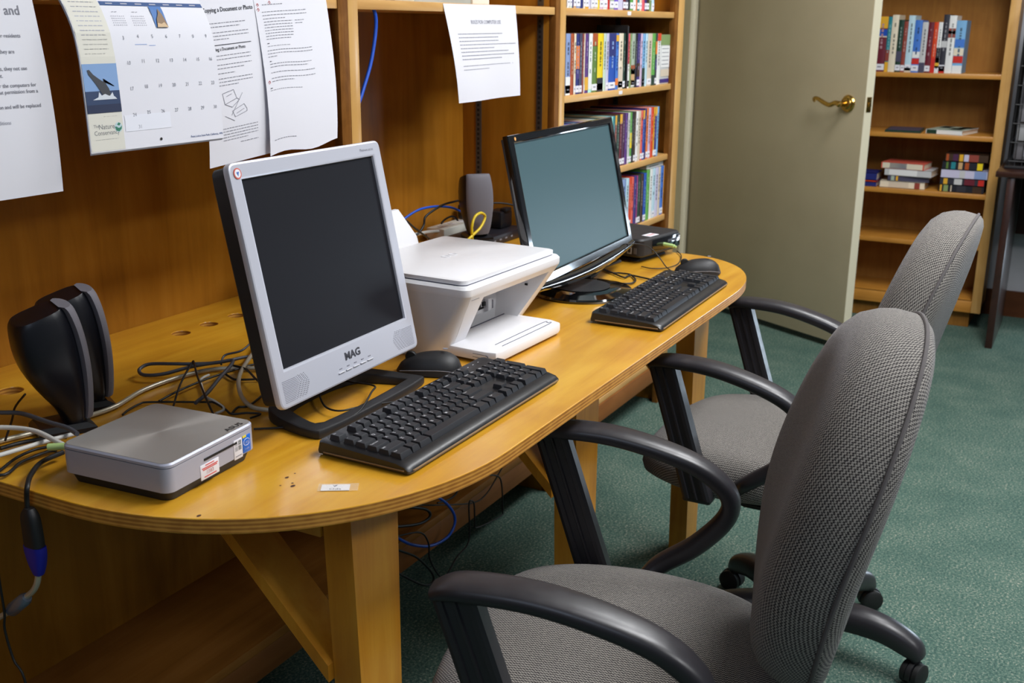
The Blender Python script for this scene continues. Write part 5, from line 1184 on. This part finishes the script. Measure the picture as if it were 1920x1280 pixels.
CAB={'audio': [(2.528, 0.89, 0.744), (2.488, 0.865, 0.744), (2.439, 0.847, 0.744), (2.376, 0.834, 0.744), (2.326, 0.842, 0.744), (2.304, 0.868, 0.744), (2.311, 0.898, 0.744)],
 'audioplug': [(2.418, 0.883, 0.768), (2.415, 0.849, 0.768)],
 'blk_a': [(1.01, 1.171, 0.744), (1.027, 1.179, 0.744), (1.055, 1.185, 0.744), (1.069, 1.177, 0.744), (1.108, 1.108, 0.744), (1.113, 1.096, 0.744), (1.099, 1.06, 0.744),
           (1.089, 1.039, 0.744), (1.103, 1.022, 0.744), (1.109, 1.003, 0.744), (1.089, 1.004, 0.744)],
 'blk_b': [(1.07, 1.161, 0.748), (1.115, 1.17, 0.748), (1.17, 1.174, 0.748), (1.208, 1.172, 0.748), (1.238, 1.168, 0.748), (1.288, 1.159, 0.748)],
 'blk_back1': [(2.407, 1.42, 0.849), (2.333, 1.42, 0.851), (2.276, 1.42, 0.85), (2.226, 1.42, 0.841), (2.195, 1.42, 0.831), (2.188, 1.42, 0.813), (2.169, 1.42, 0.799), (2.141, 1.42, 0.789)],
 'blk_back2': [(1.973, 1.36, 0.868), (1.99, 1.36, 0.865), (2.017, 1.36, 0.857), (2.055, 1.36, 0.833), (2.117, 1.36, 0.797)],
 'blk_back3': [(2.547, 1.46, 0.798), (2.594, 1.46, 0.803), (2.637, 1.46, 0.803), (2.703, 1.46, 0.791), (2.766, 1.46, 0.773), (2.852, 1.46, 0.742)],
 'blk_back4': [(2.333, 1.46, 0.791), (2.348, 1.46, 0.798), (2.371, 1.46, 0.802), (2.394, 1.46, 0.8), (2.414, 1.46, 0.787)],
 'blk_back5': [(2.475, 1.4, 0.734), (2.526, 1.4, 0.737), (2.575, 1.4, 0.74), (2.548, 1.4, 0.78), (2.53, 1.4, 0.791), (2.509, 1.4, 0.782), (2.5, 1.4, 0.77)],
 'blk_back6': [(2.547, 1.385, 0.745), (2.597, 1.385, 0.724), (2.639, 1.385, 0.702), (2.663, 1.385, 0.691)],
 'blk_c': [(1.24, 1.198, 0.748), (1.264, 1.212, 0.748), (1.284, 1.192, 0.748), (1.333, 1.206, 0.748)],
 'blk_d': [(1.24, 1.172, 0.75), (1.235, 1.141, 0.75), (1.204, 1.093, 0.75), (1.193, 1.068, 0.75), (1.195, 1.056, 0.75)],
 'blk_e': [(1.089, 1.039, 0.744), (1.114, 1.05, 0.744), (1.128, 1.041, 0.744), (1.18, 1.057, 0.744)],
 'blk_f': [(1.225, 1.177, 0.744), (1.213, 1.152, 0.744), (1.212, 1.138, 0.744), (1.234, 1.105, 0.744)],
 'blue_back': [(2.081, 1.44, 0.81), (2.115, 1.44, 0.826), (2.143, 1.44, 0.837), (2.195, 1.44, 0.847), (2.247, 1.44, 0.847), (2.302, 1.44, 0.841), (2.365, 1.44, 0.827), (2.441, 1.44, 0.796)],
 'drop': [(0.859, 1.112, 0.752), (0.824, 1.109, 0.752), (0.791, 1.087, 0.752), (0.768, 1.065, 0.75), (0.768, 1.069, 0.733), (0.768, 1.071, 0.709)],
 'drop_conn': [(0.768, 1.063, 0.716), (0.768, 1.065, 0.667), (0.768, 1.065, 0.635)],
 'drop_silver': [(0.768, 1.065, 0.635), (0.768, 1.07, 0.621), (0.768, 1.079, 0.608), (0.768, 1.093, 0.596), (0.768, 1.129, 0.566), (0.768, 1.176, 0.533)],
 'drop_thin': [(0.758, 1.13, 0.648), (0.758, 1.128, 0.608), (0.758, 1.127, 0.567), (0.758, 1.131, 0.544), (0.758, 1.122, 0.504), (0.758, 1.103, 0.467)],
 'grey_loop': [(1.296, 1.166, 0.744), (1.293, 1.191, 0.744), (1.239, 1.201, 0.744), (1.203, 1.226, 0.744), (1.186, 1.248, 0.744), (1.171, 1.283, 0.744), (1.156, 1.289, 0.744),
               (1.147, 1.282, 0.744), (1.144, 1.265, 0.744), (1.159, 1.241, 0.744), (1.199, 1.222, 0.744), (1.23, 1.193, 0.744), (1.243, 1.175, 0.744), (1.17, 1.137, 0.744),
               (1.119, 1.113, 0.744), (1.084, 1.103, 0.744)],
 'kbcord': [(1.338, 0.979, 0.744), (1.277, 0.978, 0.744), (1.267, 0.918, 0.744), (1.237, 0.9, 0.744), (1.162, 0.87, 0.744), (1.132, 0.886, 0.744), (1.097, 0.924, 0.744),
            (1.058, 0.971, 0.744)],
 'kbcord2': [(1.214, 0.977, 0.75), (1.191, 0.959, 0.75), (1.164, 0.927, 0.75), (1.163, 0.901, 0.75), (1.196, 0.884, 0.75), (1.239, 0.85, 0.75)],
 'left_blk1': [(0.768, 1.133, 0.748), (0.788, 1.14, 0.748), (0.822, 1.156, 0.748), (0.852, 1.16, 0.748), (0.869, 1.153, 0.748)],
 'left_blk2': [(0.761, 1.124, 0.746), (0.78, 1.131, 0.746), (0.822, 1.144, 0.746), (0.86, 1.144, 0.746), (0.868, 1.136, 0.746)],
 'left_blk3': [(0.835, 1.202, 0.748), (0.866, 1.194, 0.748), (0.89, 1.175, 0.748), (0.905, 1.161, 0.748)],
 'left_grey': [(0.865, 1.28, 0.775), (0.877, 1.253, 0.775), (0.889, 1.225, 0.775), (0.884, 1.169, 0.775), (0.882, 1.129, 0.775), (0.873, 1.099, 0.775)],
 'left_white': [(0.824, 1.225, 0.775), (0.84, 1.204, 0.775), (0.851, 1.177, 0.775), (0.853, 1.15, 0.775), (0.847, 1.119, 0.775), (0.837, 1.078, 0.775)],
 'left_white2': [(0.769, 1.151, 0.765), (0.794, 1.145, 0.765), (0.821, 1.14, 0.765), (0.854, 1.134, 0.765), (0.889, 1.124, 0.765)],
 'm2cab1': [(2.25, 0.927, 0.765), (2.207, 0.931, 0.765), (2.166, 0.934, 0.765), (2.098, 0.92, 0.765), (2.062, 0.919, 0.765)],
 'm2cab2': [(2.279, 1.0, 0.744), (2.219, 0.941, 0.744), (2.221, 0.915, 0.744), (2.218, 0.887, 0.744), (2.173, 0.857, 0.744), (2.139, 0.854, 0.744), (2.127, 0.875, 0.744),
            (2.135, 0.902, 0.744)],
 'm2cab3': [(2.252, 0.976, 0.744), (2.206, 0.919, 0.744), (2.186, 0.889, 0.744), (2.213, 0.885, 0.744), (2.205, 0.856, 0.744), (2.195, 0.826, 0.744)],
 'm2cab4': [(2.036, 0.826, 0.744), (2.058, 0.835, 0.744), (2.073, 0.834, 0.744), (2.077, 0.822, 0.744)],
 'm2cab5': [(2.094, 0.951, 0.755), (2.104, 0.935, 0.755), (2.139, 0.938, 0.755), (2.178, 0.958, 0.755)],
 'mousecord2': [(2.561, 1.012, 0.744), (2.543, 0.973, 0.744), (2.435, 0.905, 0.744), (2.34, 0.847, 0.744), (2.287, 0.807, 0.744)],
 'shelf_blue': [(1.764, 1.262, 1.35), (1.771, 1.262, 1.326), (1.787, 1.262, 1.287), (1.769, 1.262, 1.217), (1.737, 1.262, 1.158), (1.721, 1.262, 1.134)],
 'silver_loop': [(1.368, 1.227, 0.744), (1.326, 1.201, 0.744), (1.256, 1.162, 0.744), (1.208, 1.131, 0.744), (1.171, 1.099, 0.744), (1.136, 1.059, 0.744), (1.119, 1.025, 0.744),
                 (1.125, 0.999, 0.744), (1.137, 0.993, 0.744)],
 'spk_cord': [(0.838, 1.194, 0.76), (0.891, 1.25, 0.76), (0.929, 1.292, 0.76), (0.972, 1.326, 0.76)],
 'u_b1': [(1.95, 1.18, 0.264), (1.985, 1.18, 0.266), (2.032, 1.18, 0.26), (2.127, 1.18, 0.226), (2.152, 1.18, 0.192), (2.157, 1.18, 0.124), (2.147, 1.18, 0.11), (2.032, 1.18, 0.128),
          (2.021, 1.18, 0.146), (2.017, 1.18, 0.194), (2.005, 1.18, 0.208), (1.993, 1.18, 0.201), (1.992, 1.18, 0.111), (1.936, 1.18, 0.093), (1.876, 1.18, 0.068), (1.823, 1.18, 0.138),
          (1.817, 1.18, 0.182), (1.786, 1.18, 0.221), (1.712, 1.18, 0.247), (1.669, 1.18, 0.259)],
 'u_b2': [(2.253, 1.22, 0.219), (2.199, 1.22, 0.186), (2.139, 1.22, 0.16), (2.07, 1.22, 0.167), (1.902, 1.22, 0.23), (1.797, 1.22, 0.274), (1.729, 1.22, 0.305)],
 'u_b3': [(1.64, 1.16, 0.257), (1.681, 1.16, 0.229), (1.739, 1.16, 0.188), (1.794, 1.16, 0.129), (1.804, 1.16, 0.102), (1.767, 1.16, 0.108), (1.684, 1.16, 0.171), (1.638, 1.16, 0.208)],
 'u_b4': [(1.727, 1.22, 0.252), (1.768, 1.22, 0.234), (1.847, 1.22, 0.208), (1.887, 1.22, 0.209), (1.869, 1.22, 0.233), (1.797, 1.22, 0.268), (1.729, 1.22, 0.298)],
 'u_b5': [(1.887, 1.2, 0.246), (1.937, 1.2, 0.235), (1.971, 1.2, 0.238), (1.965, 1.2, 0.253), (1.937, 1.2, 0.258), (1.915, 1.2, 0.26)],
 'u_blue': [(1.876, 1.2, 0.269), (1.925, 1.2, 0.23), (1.959, 1.2, 0.187), (1.958, 1.2, 0.158), (1.924, 1.2, 0.143), (1.857, 1.2, 0.153), (1.789, 1.2, 0.185), (1.738, 1.2, 0.221),
            (1.698, 1.2, 0.26)],
 'vga': [(0.815, 1.24, 0.744), (0.857, 1.232, 0.744), (0.899, 1.22, 0.744), (0.944, 1.215, 0.744), (0.983, 1.207, 0.744), (1.03, 1.206, 0.744), (1.101, 1.226, 0.744), (1.173, 1.225, 0.744),
         (1.232, 1.205, 0.744), (1.272, 1.146, 0.744), (1.284, 1.131, 0.744)],
 'white_back': [(2.155, 1.47, 0.784), (2.193, 1.47, 0.782), (2.238, 1.47, 0.778), (2.281, 1.47, 0.776), (2.333, 1.47, 0.77)],
 'white_s': [(1.207, 1.194, 0.744), (1.186, 1.19, 0.744), (1.162, 1.167, 0.744), (1.127, 1.124, 0.744), (1.118, 1.099, 0.744), (1.1, 1.063, 0.744), (1.079, 1.06, 0.744)],
 'yellow': [(2.188, 1.3, 0.784), (2.218, 1.3, 0.794), (2.254, 1.3, 0.806), (2.275, 1.3, 0.822), (2.278, 1.3, 0.834), (2.257, 1.3, 0.843), (2.231, 1.3, 0.838), (2.216, 1.3, 0.819),
            (2.216, 1.3, 0.796), (2.218, 1.3, 0.775)],
 'zig': [(1.052, 1.115, 0.752), (1.123, 1.17, 0.752), (1.197, 1.219, 0.752), (1.197, 1.214, 0.752), (1.155, 1.167, 0.752), (1.095, 1.093, 0.752), (1.06, 1.046, 0.752)]}
# ------------------------------------------------------------------ cables: each one a thing
def cable(key, r, mat, name, label, cat='cable', seg=8, pts=None, group=None):
    b = MB(); P = pts or CAB[key]; b.tube(P, r, mat, seg); return tag(b.build(name, None, angle=60), label, cat, group)
def lift(key, prof):
    P = CAB[key]; n = len(P); return [(p[0], p[1], p[2] + prof(i / (n - 1))) for i, p in enumerate(P)]
cable('grey_loop', .0029, C_GREY, 'power_cable', 'dark grey cable folded into a long loop behind the silver monitor', pts=lift('grey_loop', lambda t: .006 + .01 * math.sin(6 * t) ** 2))
cable('vga', .0036, C_SILV, 'video_cable', 'thick silver cable running past the speakers to the silver monitor', pts=[(.80, 1.44, .745), (.79, 1.33, .745)] + lift('vga', lambda t: .001))
cable('silver_loop', .0034, C_SILV, 'video_cable', 'silver cable curling beside the left edge of silver monitor', pts=lift('silver_loop', lambda t: .012 * (1 - t)))
cable('zig', .0016, C_BLACK, 'cord', 'thin black cord forming a peak behind the silver mini computer', pts=lift('zig', lambda t: .012 * math.sin(PI * t)))
cable('blk_a', .0016, C_BLACK, 'cord', 'thin black cord running along the back of silver mini computer')
cable('blk_b', .0018, C_BLACK, 'cord', 'straight black cord crossing the silver cable towards the monitor')
cable('blk_c', .0018, C_GREY, 'cord', 'short dark cord arching up behind the grey loop', pts=lift('blk_c', lambda t: .004 + .02 * t))
cable('blk_d', .0018, C_BLACK, 'cord', 'black cord dropping behind the silver monitor edge', pts=lift('blk_d', lambda t: .004))
cable('blk_e', .0018, C_BLACK, 'cord', 'short black cord curving under the silver cable loop')
cable('blk_f', .0018, C_BLACK, 'cord', 'short black cord lying flat behind the silver cable loop')
cable('white_s', .0022, C_WHITE, 'cord', 'short white cord bent between the black cords behind the computer')
cable('kbcord', .0015, C_BLACK, 'cord', 'thin black cord looping across the silver monitor foot', pts=lift('kbcord', lambda t: .012 * max(0, math.sin(PI * min(1, t * 1.25)))))
cable('kbcord2', .0015, C_BLACK, 'cord', 'thin black cord hanging inside the ring of the silver monitor foot')
cable('left_grey', .0032, C_GREY, 'cable', 'dark grey cable plugged into the rear of silver mini computer', pts=[(.85, 1.47, .746), (.855, 1.38, .75)] + CAB['left_grey'])
cable('left_white', .0034, C_WHITE, 'cable', 'white cable arching into the silver mini computer rear corner', pts=[(.80, 1.46, .746), (.802, 1.34, .752)] + CAB['left_white'])
cable('left_white2', .0030, C_WHITE, 'cable', 'white cable lying straight towards the silver mini computer', pts=[(.745, 1.30, .30), (.745, 1.22, .60), (.752, 1.165, .735)] + CAB['left_white2'])
cable('left_blk1', .0020, C_BLACK, 'cord', 'black cord near the desk edge, upper of two left of silver computer', pts=[(.74, 1.34, .30), (.738, 1.20, .62), (.750, 1.14, .738)] + CAB['left_blk1'])
cable('left_blk2', .0022, C_BLACK, 'cord', 'black cord near the desk edge, lower of two left of silver computer', pts=[(.80, 1.36, .746), (.785, 1.22, .746)] + CAB['left_blk2'][1:])
cable('left_blk3', .0030, C_BLACK, 'cord', 'thick black cord lying by the near speaker foot')
cable('spk_cord', .0016, C_BLACK, 'cord', 'thin black cord coming from behind the near speaker')
b = MB(); b.tube([(.838, 1.078, .7745), (.828, 1.098, .773)], .0046, LIME, 12, smooth=False); tag(b.build('audio_plug', None), 'lime green audio plug at the corner of silver mini computer', 'plug')
t = thing('video_adapter', 'black video adapter with a blue plug hanging over the left desk end', 'adapter', (.768, 1.065, .68))
def rel(P): return [(p[0] - .768, p[1] - 1.065, p[2] - .68) for p in P]
b = MB(); b.tube(rel(CAB['drop']), .0032, C_BLACK, 10); b.build('lead', t)
b = MB(); b.sweep(rel([(.768, 1.0665, .722), (.768, 1.067, .712), (.768, 1.066, .69), (.768, 1.0655, .672)]), (0, 1, 0), [(.006, .005), (.012, .008), (.0135, .0085), (.0135, .0085)], BLACKM, 16); b.build('socket', t)
b = MB(); b.sweep(rel([(.768, 1.0655, .6725), (.768, 1.065, .664), (.768, 1.0645, .650), (.768, 1.0645, .638), (.768, 1.0645, .634)]), (0, 1, 0), [(.0155, .0085), (.0155, .0085), (.012, .008), (.008, .006), (.006, .005)], VGAB, 16); b.build('blue_plug', t)
b = MB(); b.tube(rel(CAB['drop_silver'] + [(.768, 1.28, .45), (.775, 1.42, .30), (.78, 1.48, .18)]), .0038, C_SILV, 10); b.lathe([(0, -.024), (.006, -.024), (.0085, -.018), (.009, .018), (.006, .024), (0, .024)], plain('ferrite_grey', (118, 128, 146), .25, .5), 18, tr(0, .046, -.1) @ rot('X', -2.25)); b.build('video_lead', t)
cable('drop_thin', .0016, C_BLACK, 'cord', 'thin black cord hanging below the left end of the desk', pts=[(.80, 1.20, .745), (.762, 1.16, .735)] + CAB['drop_thin'] + [(.758, 1.10, .30), (.758, 1.12, .02)])
cable('blue_back', .0030, C_BLUE, 'network_cable', 'blue cable arching behind the printer towards the speaker')
cable('blk_back1', .0028, C_BLACK, 'cord', 'black cord curving up behind the printer to the speaker')
cable('blk_back2', .0026, C_BLACK, 'cord', 'black cord dropping behind the back edge of printer lid')
cable('blk_back3', .0024, C_BLACK, 'cord', 'black cord arching between grey speaker and black monitor', pts=[(2.40, 1.40, .80), (2.455, 1.40, .825), (2.50, 1.38, .828), (2.53, 1.33, .815), (2.52, 1.26, .79), (2.45, 1.18, .76)])
cable('blk_back4', .0026, C_BLACK, 'cord', 'short black cord arching over the white power strip')
cable('blk_back5', .0020, C_BLACK, 'cord', 'thin black cord hanging from adapter beside the grey speaker', pts=[(min(p[0], 2.535), p[1] - .02, max(p[2], .7685)) for p in CAB['blk_back5']])
cable('yellow', .0034, C_YEL, 'network_cable', 'bright yellow cable twisted into a loop before the grey speaker')
cable('white_back', .0046, C_WHITE, 'cable', 'white cord of the power strip running behind the printer')
cable('m2cab1', .0040, C_BLACK, 'cable', 'thick black cable end sticking out behind the black monitor foot')
cable('m2cab2', .0020, C_BLACK, 'cord', 'black cord coiled on the desk right of black monitor foot')
cable('m2cab3', .0020, C_BLACK, 'cord', 'black cord running from black monitor to the far keyboard')
cable('m2cab4', .0018, C_BLACK, 'cord', 'short black cord end at the left of the far keyboard back')
cable('m2cab5', .0034, C_BLACK, 'cable', 'thick black cable bunched under the black monitor')
cable('audio', .0013, C_BLACK, 'cord', 'thin black audio cord looping from the lime plug')
cable('mousecord2', .0013, C_BLACK, 'cord', 'thin black mouse cord running in front of small black computer', pts=[(2.26, .935, .802), (2.293, .907, .800), (2.325, .885, .788), (2.330, .862, .766), (2.314, .838, .749), (2.290, .812, .7445)])
cable('u_blue', .0034, C_BLUE, 'network_cable', 'blue cable hanging in a big loop under the desk')
cable('u_b1', .0020, C_BLACK, 'cord', 'long thin black cord dangling in bends under the desk')
cable('u_b2', .0018, C_BLACK, 'cord', 'thin black cord sagging under the desk from the pale box')
cable('u_b3', .0026, C_BLACK, 'cord', 'black cord loop hanging lowest beside the near desk leg')
cable('u_b4', .0034, C_BLACK, 'cord', 'thick black cord loop under the desk beside the near leg')
cable('u_b5', .0022, C_BLACK, 'cord', 'small black cord coil just below the desk front edge')
cable('shelf_blue', .0036, C_BLUE, 'network_cable', 'blue cable hanging down beside the divider post from the shelf')

# ------------------------------------------------------------------ dark desk and rack at the right
t = thing('side_desk', 'dark brown desk standing beside the far bookcase at the right edge', 'desk', (4.8, .05, 0))
b = MB(); b.box((.22, -.05, .7245), (.56, .69, .023), W_DARK, .003); b.build('top', t)
b = MB(); b.box((.20, .236, .356), (.50, .028, .711), W_DARK, .002); b.build('side_panel', t)
b = MB(); b.box((.20, -.36, .356), (.50, .028, .711), W_DARK, .002); b.build('side_panel', t)
b = MB(); b.box((.44, -.06, .56), (.02, .56, .30), W_DARK, .002); b.build('modesty_panel', t)
t = thing('wire_rack', 'dark wire rack full of papers standing on the brown desk', 'rack', (5.02, .20, .7365))
b = MB()
for k in range(9): b.tube([(-.16, .115 - .0 * k, .03 + k * .075), (.10, .115, .03 + k * .075)], .0028, BLACKM, 6, smooth=False); b.tube([(-.16, -.23, .03 + k * .075), (-.16, .115, .03 + k * .075)], .0028, BLACKM, 6, smooth=False)
for k in range(14): b.tube([(-.16, .115 - k * .0265, .01), (-.16, .115 - k * .0265, .66)], .0018, BLACKM, 6, smooth=False)
for k in range(9): b.tube([(-.16 + k * .0325, .115, .01), (-.16 + k * .0325, .115, .66)], .0018, BLACKM, 6, smooth=False)
b.box((-.03, -.06, .006), (.28, .37, .012), BLACKM, .003); b.build('wire_frame', t)
rk = random.Random(5); cols = [(96, 94, 98), (150, 150, 152), (110, 108, 112), (70, 70, 76), (200, 200, 202), (88, 90, 98), (130, 126, 122), (104, 100, 104)]
for k in range(8):
    c_ = cols[k]; b = MB(); b.box((0, 0, .034), (.24, .31, .064), plain(f'tray_paper_{k}', c_, .6), .002)
    for q in range(5): b.box((-.1205, -.13 + q * .06, .034), (.001, .03, rk.uniform(.01, .045)), plain('pale_label', (214, 204, 194), .6) if q % 2 else INKS)
    b.build('paper_tray', t, (-.03, -.06, .035 + k * .075))

# ------------------------------------------------------------------ light
def area(name, loc, rotv, sx, sy, power, col=(1, 1, 1)):
    l = bpy.data.lights.new(name, 'AREA'); l.shape = 'RECTANGLE'; l.size = sx; l.size_y = sy; l.energy = power; l.color = col
    o = bpy.data.objects.new(name, l); C.objects.link(o); o.location = loc; o.rotation_euler = rotv; return o
COOL = (0.93, 0.97, 1.0)
area('ceiling_light', (1.9, -0.45, 2.66), (0, 0, 0), 1.2, 0.6, 58, (0.975, 0.985, 1.0))
area('ceiling_light', (3.3, 0.1, 2.66), (0, 0, 0), 1.2, 0.6, 44, (0.975, 0.985, 1.0))
area('ceiling_light', (1.2, -2.3, 2.66), (0, 0, 0), 1.2, 0.6, 44, (0.975, 0.985, 1.0))
area('window_light', (5.75, -0.65, 0.46), (0, PI / 2, -.1), 0.85, 0.9, 30, (0.72, 0.86, 1.0))
area('window_light', (-1.1, -0.2, 2.40), (0, -0.9, 0), 0.8, 1.4, 10, (0.66, 0.78, 1.0))
w = bpy.data.worlds.new('world'); sc.world = w; w.use_nodes = True
w.node_tree.nodes['Background'].inputs['Color'].default_value = (0.80, 0.88, 1.0, 1); w.node_tree.nodes['Background'].inputs['Strength'].default_value = 0.09
sc.view_settings.view_transform = 'Standard'; sc.view_settings.look = 'None'; sc.view_settings.gamma = 1.0; sc.view_settings.use_curve_mapping = False
sc.view_settings.exposure = 0.16
sc.cycles.use_denoising = True; sc.cycles.max_bounces = 8; sc.cycles.use_adaptive_sampling = True
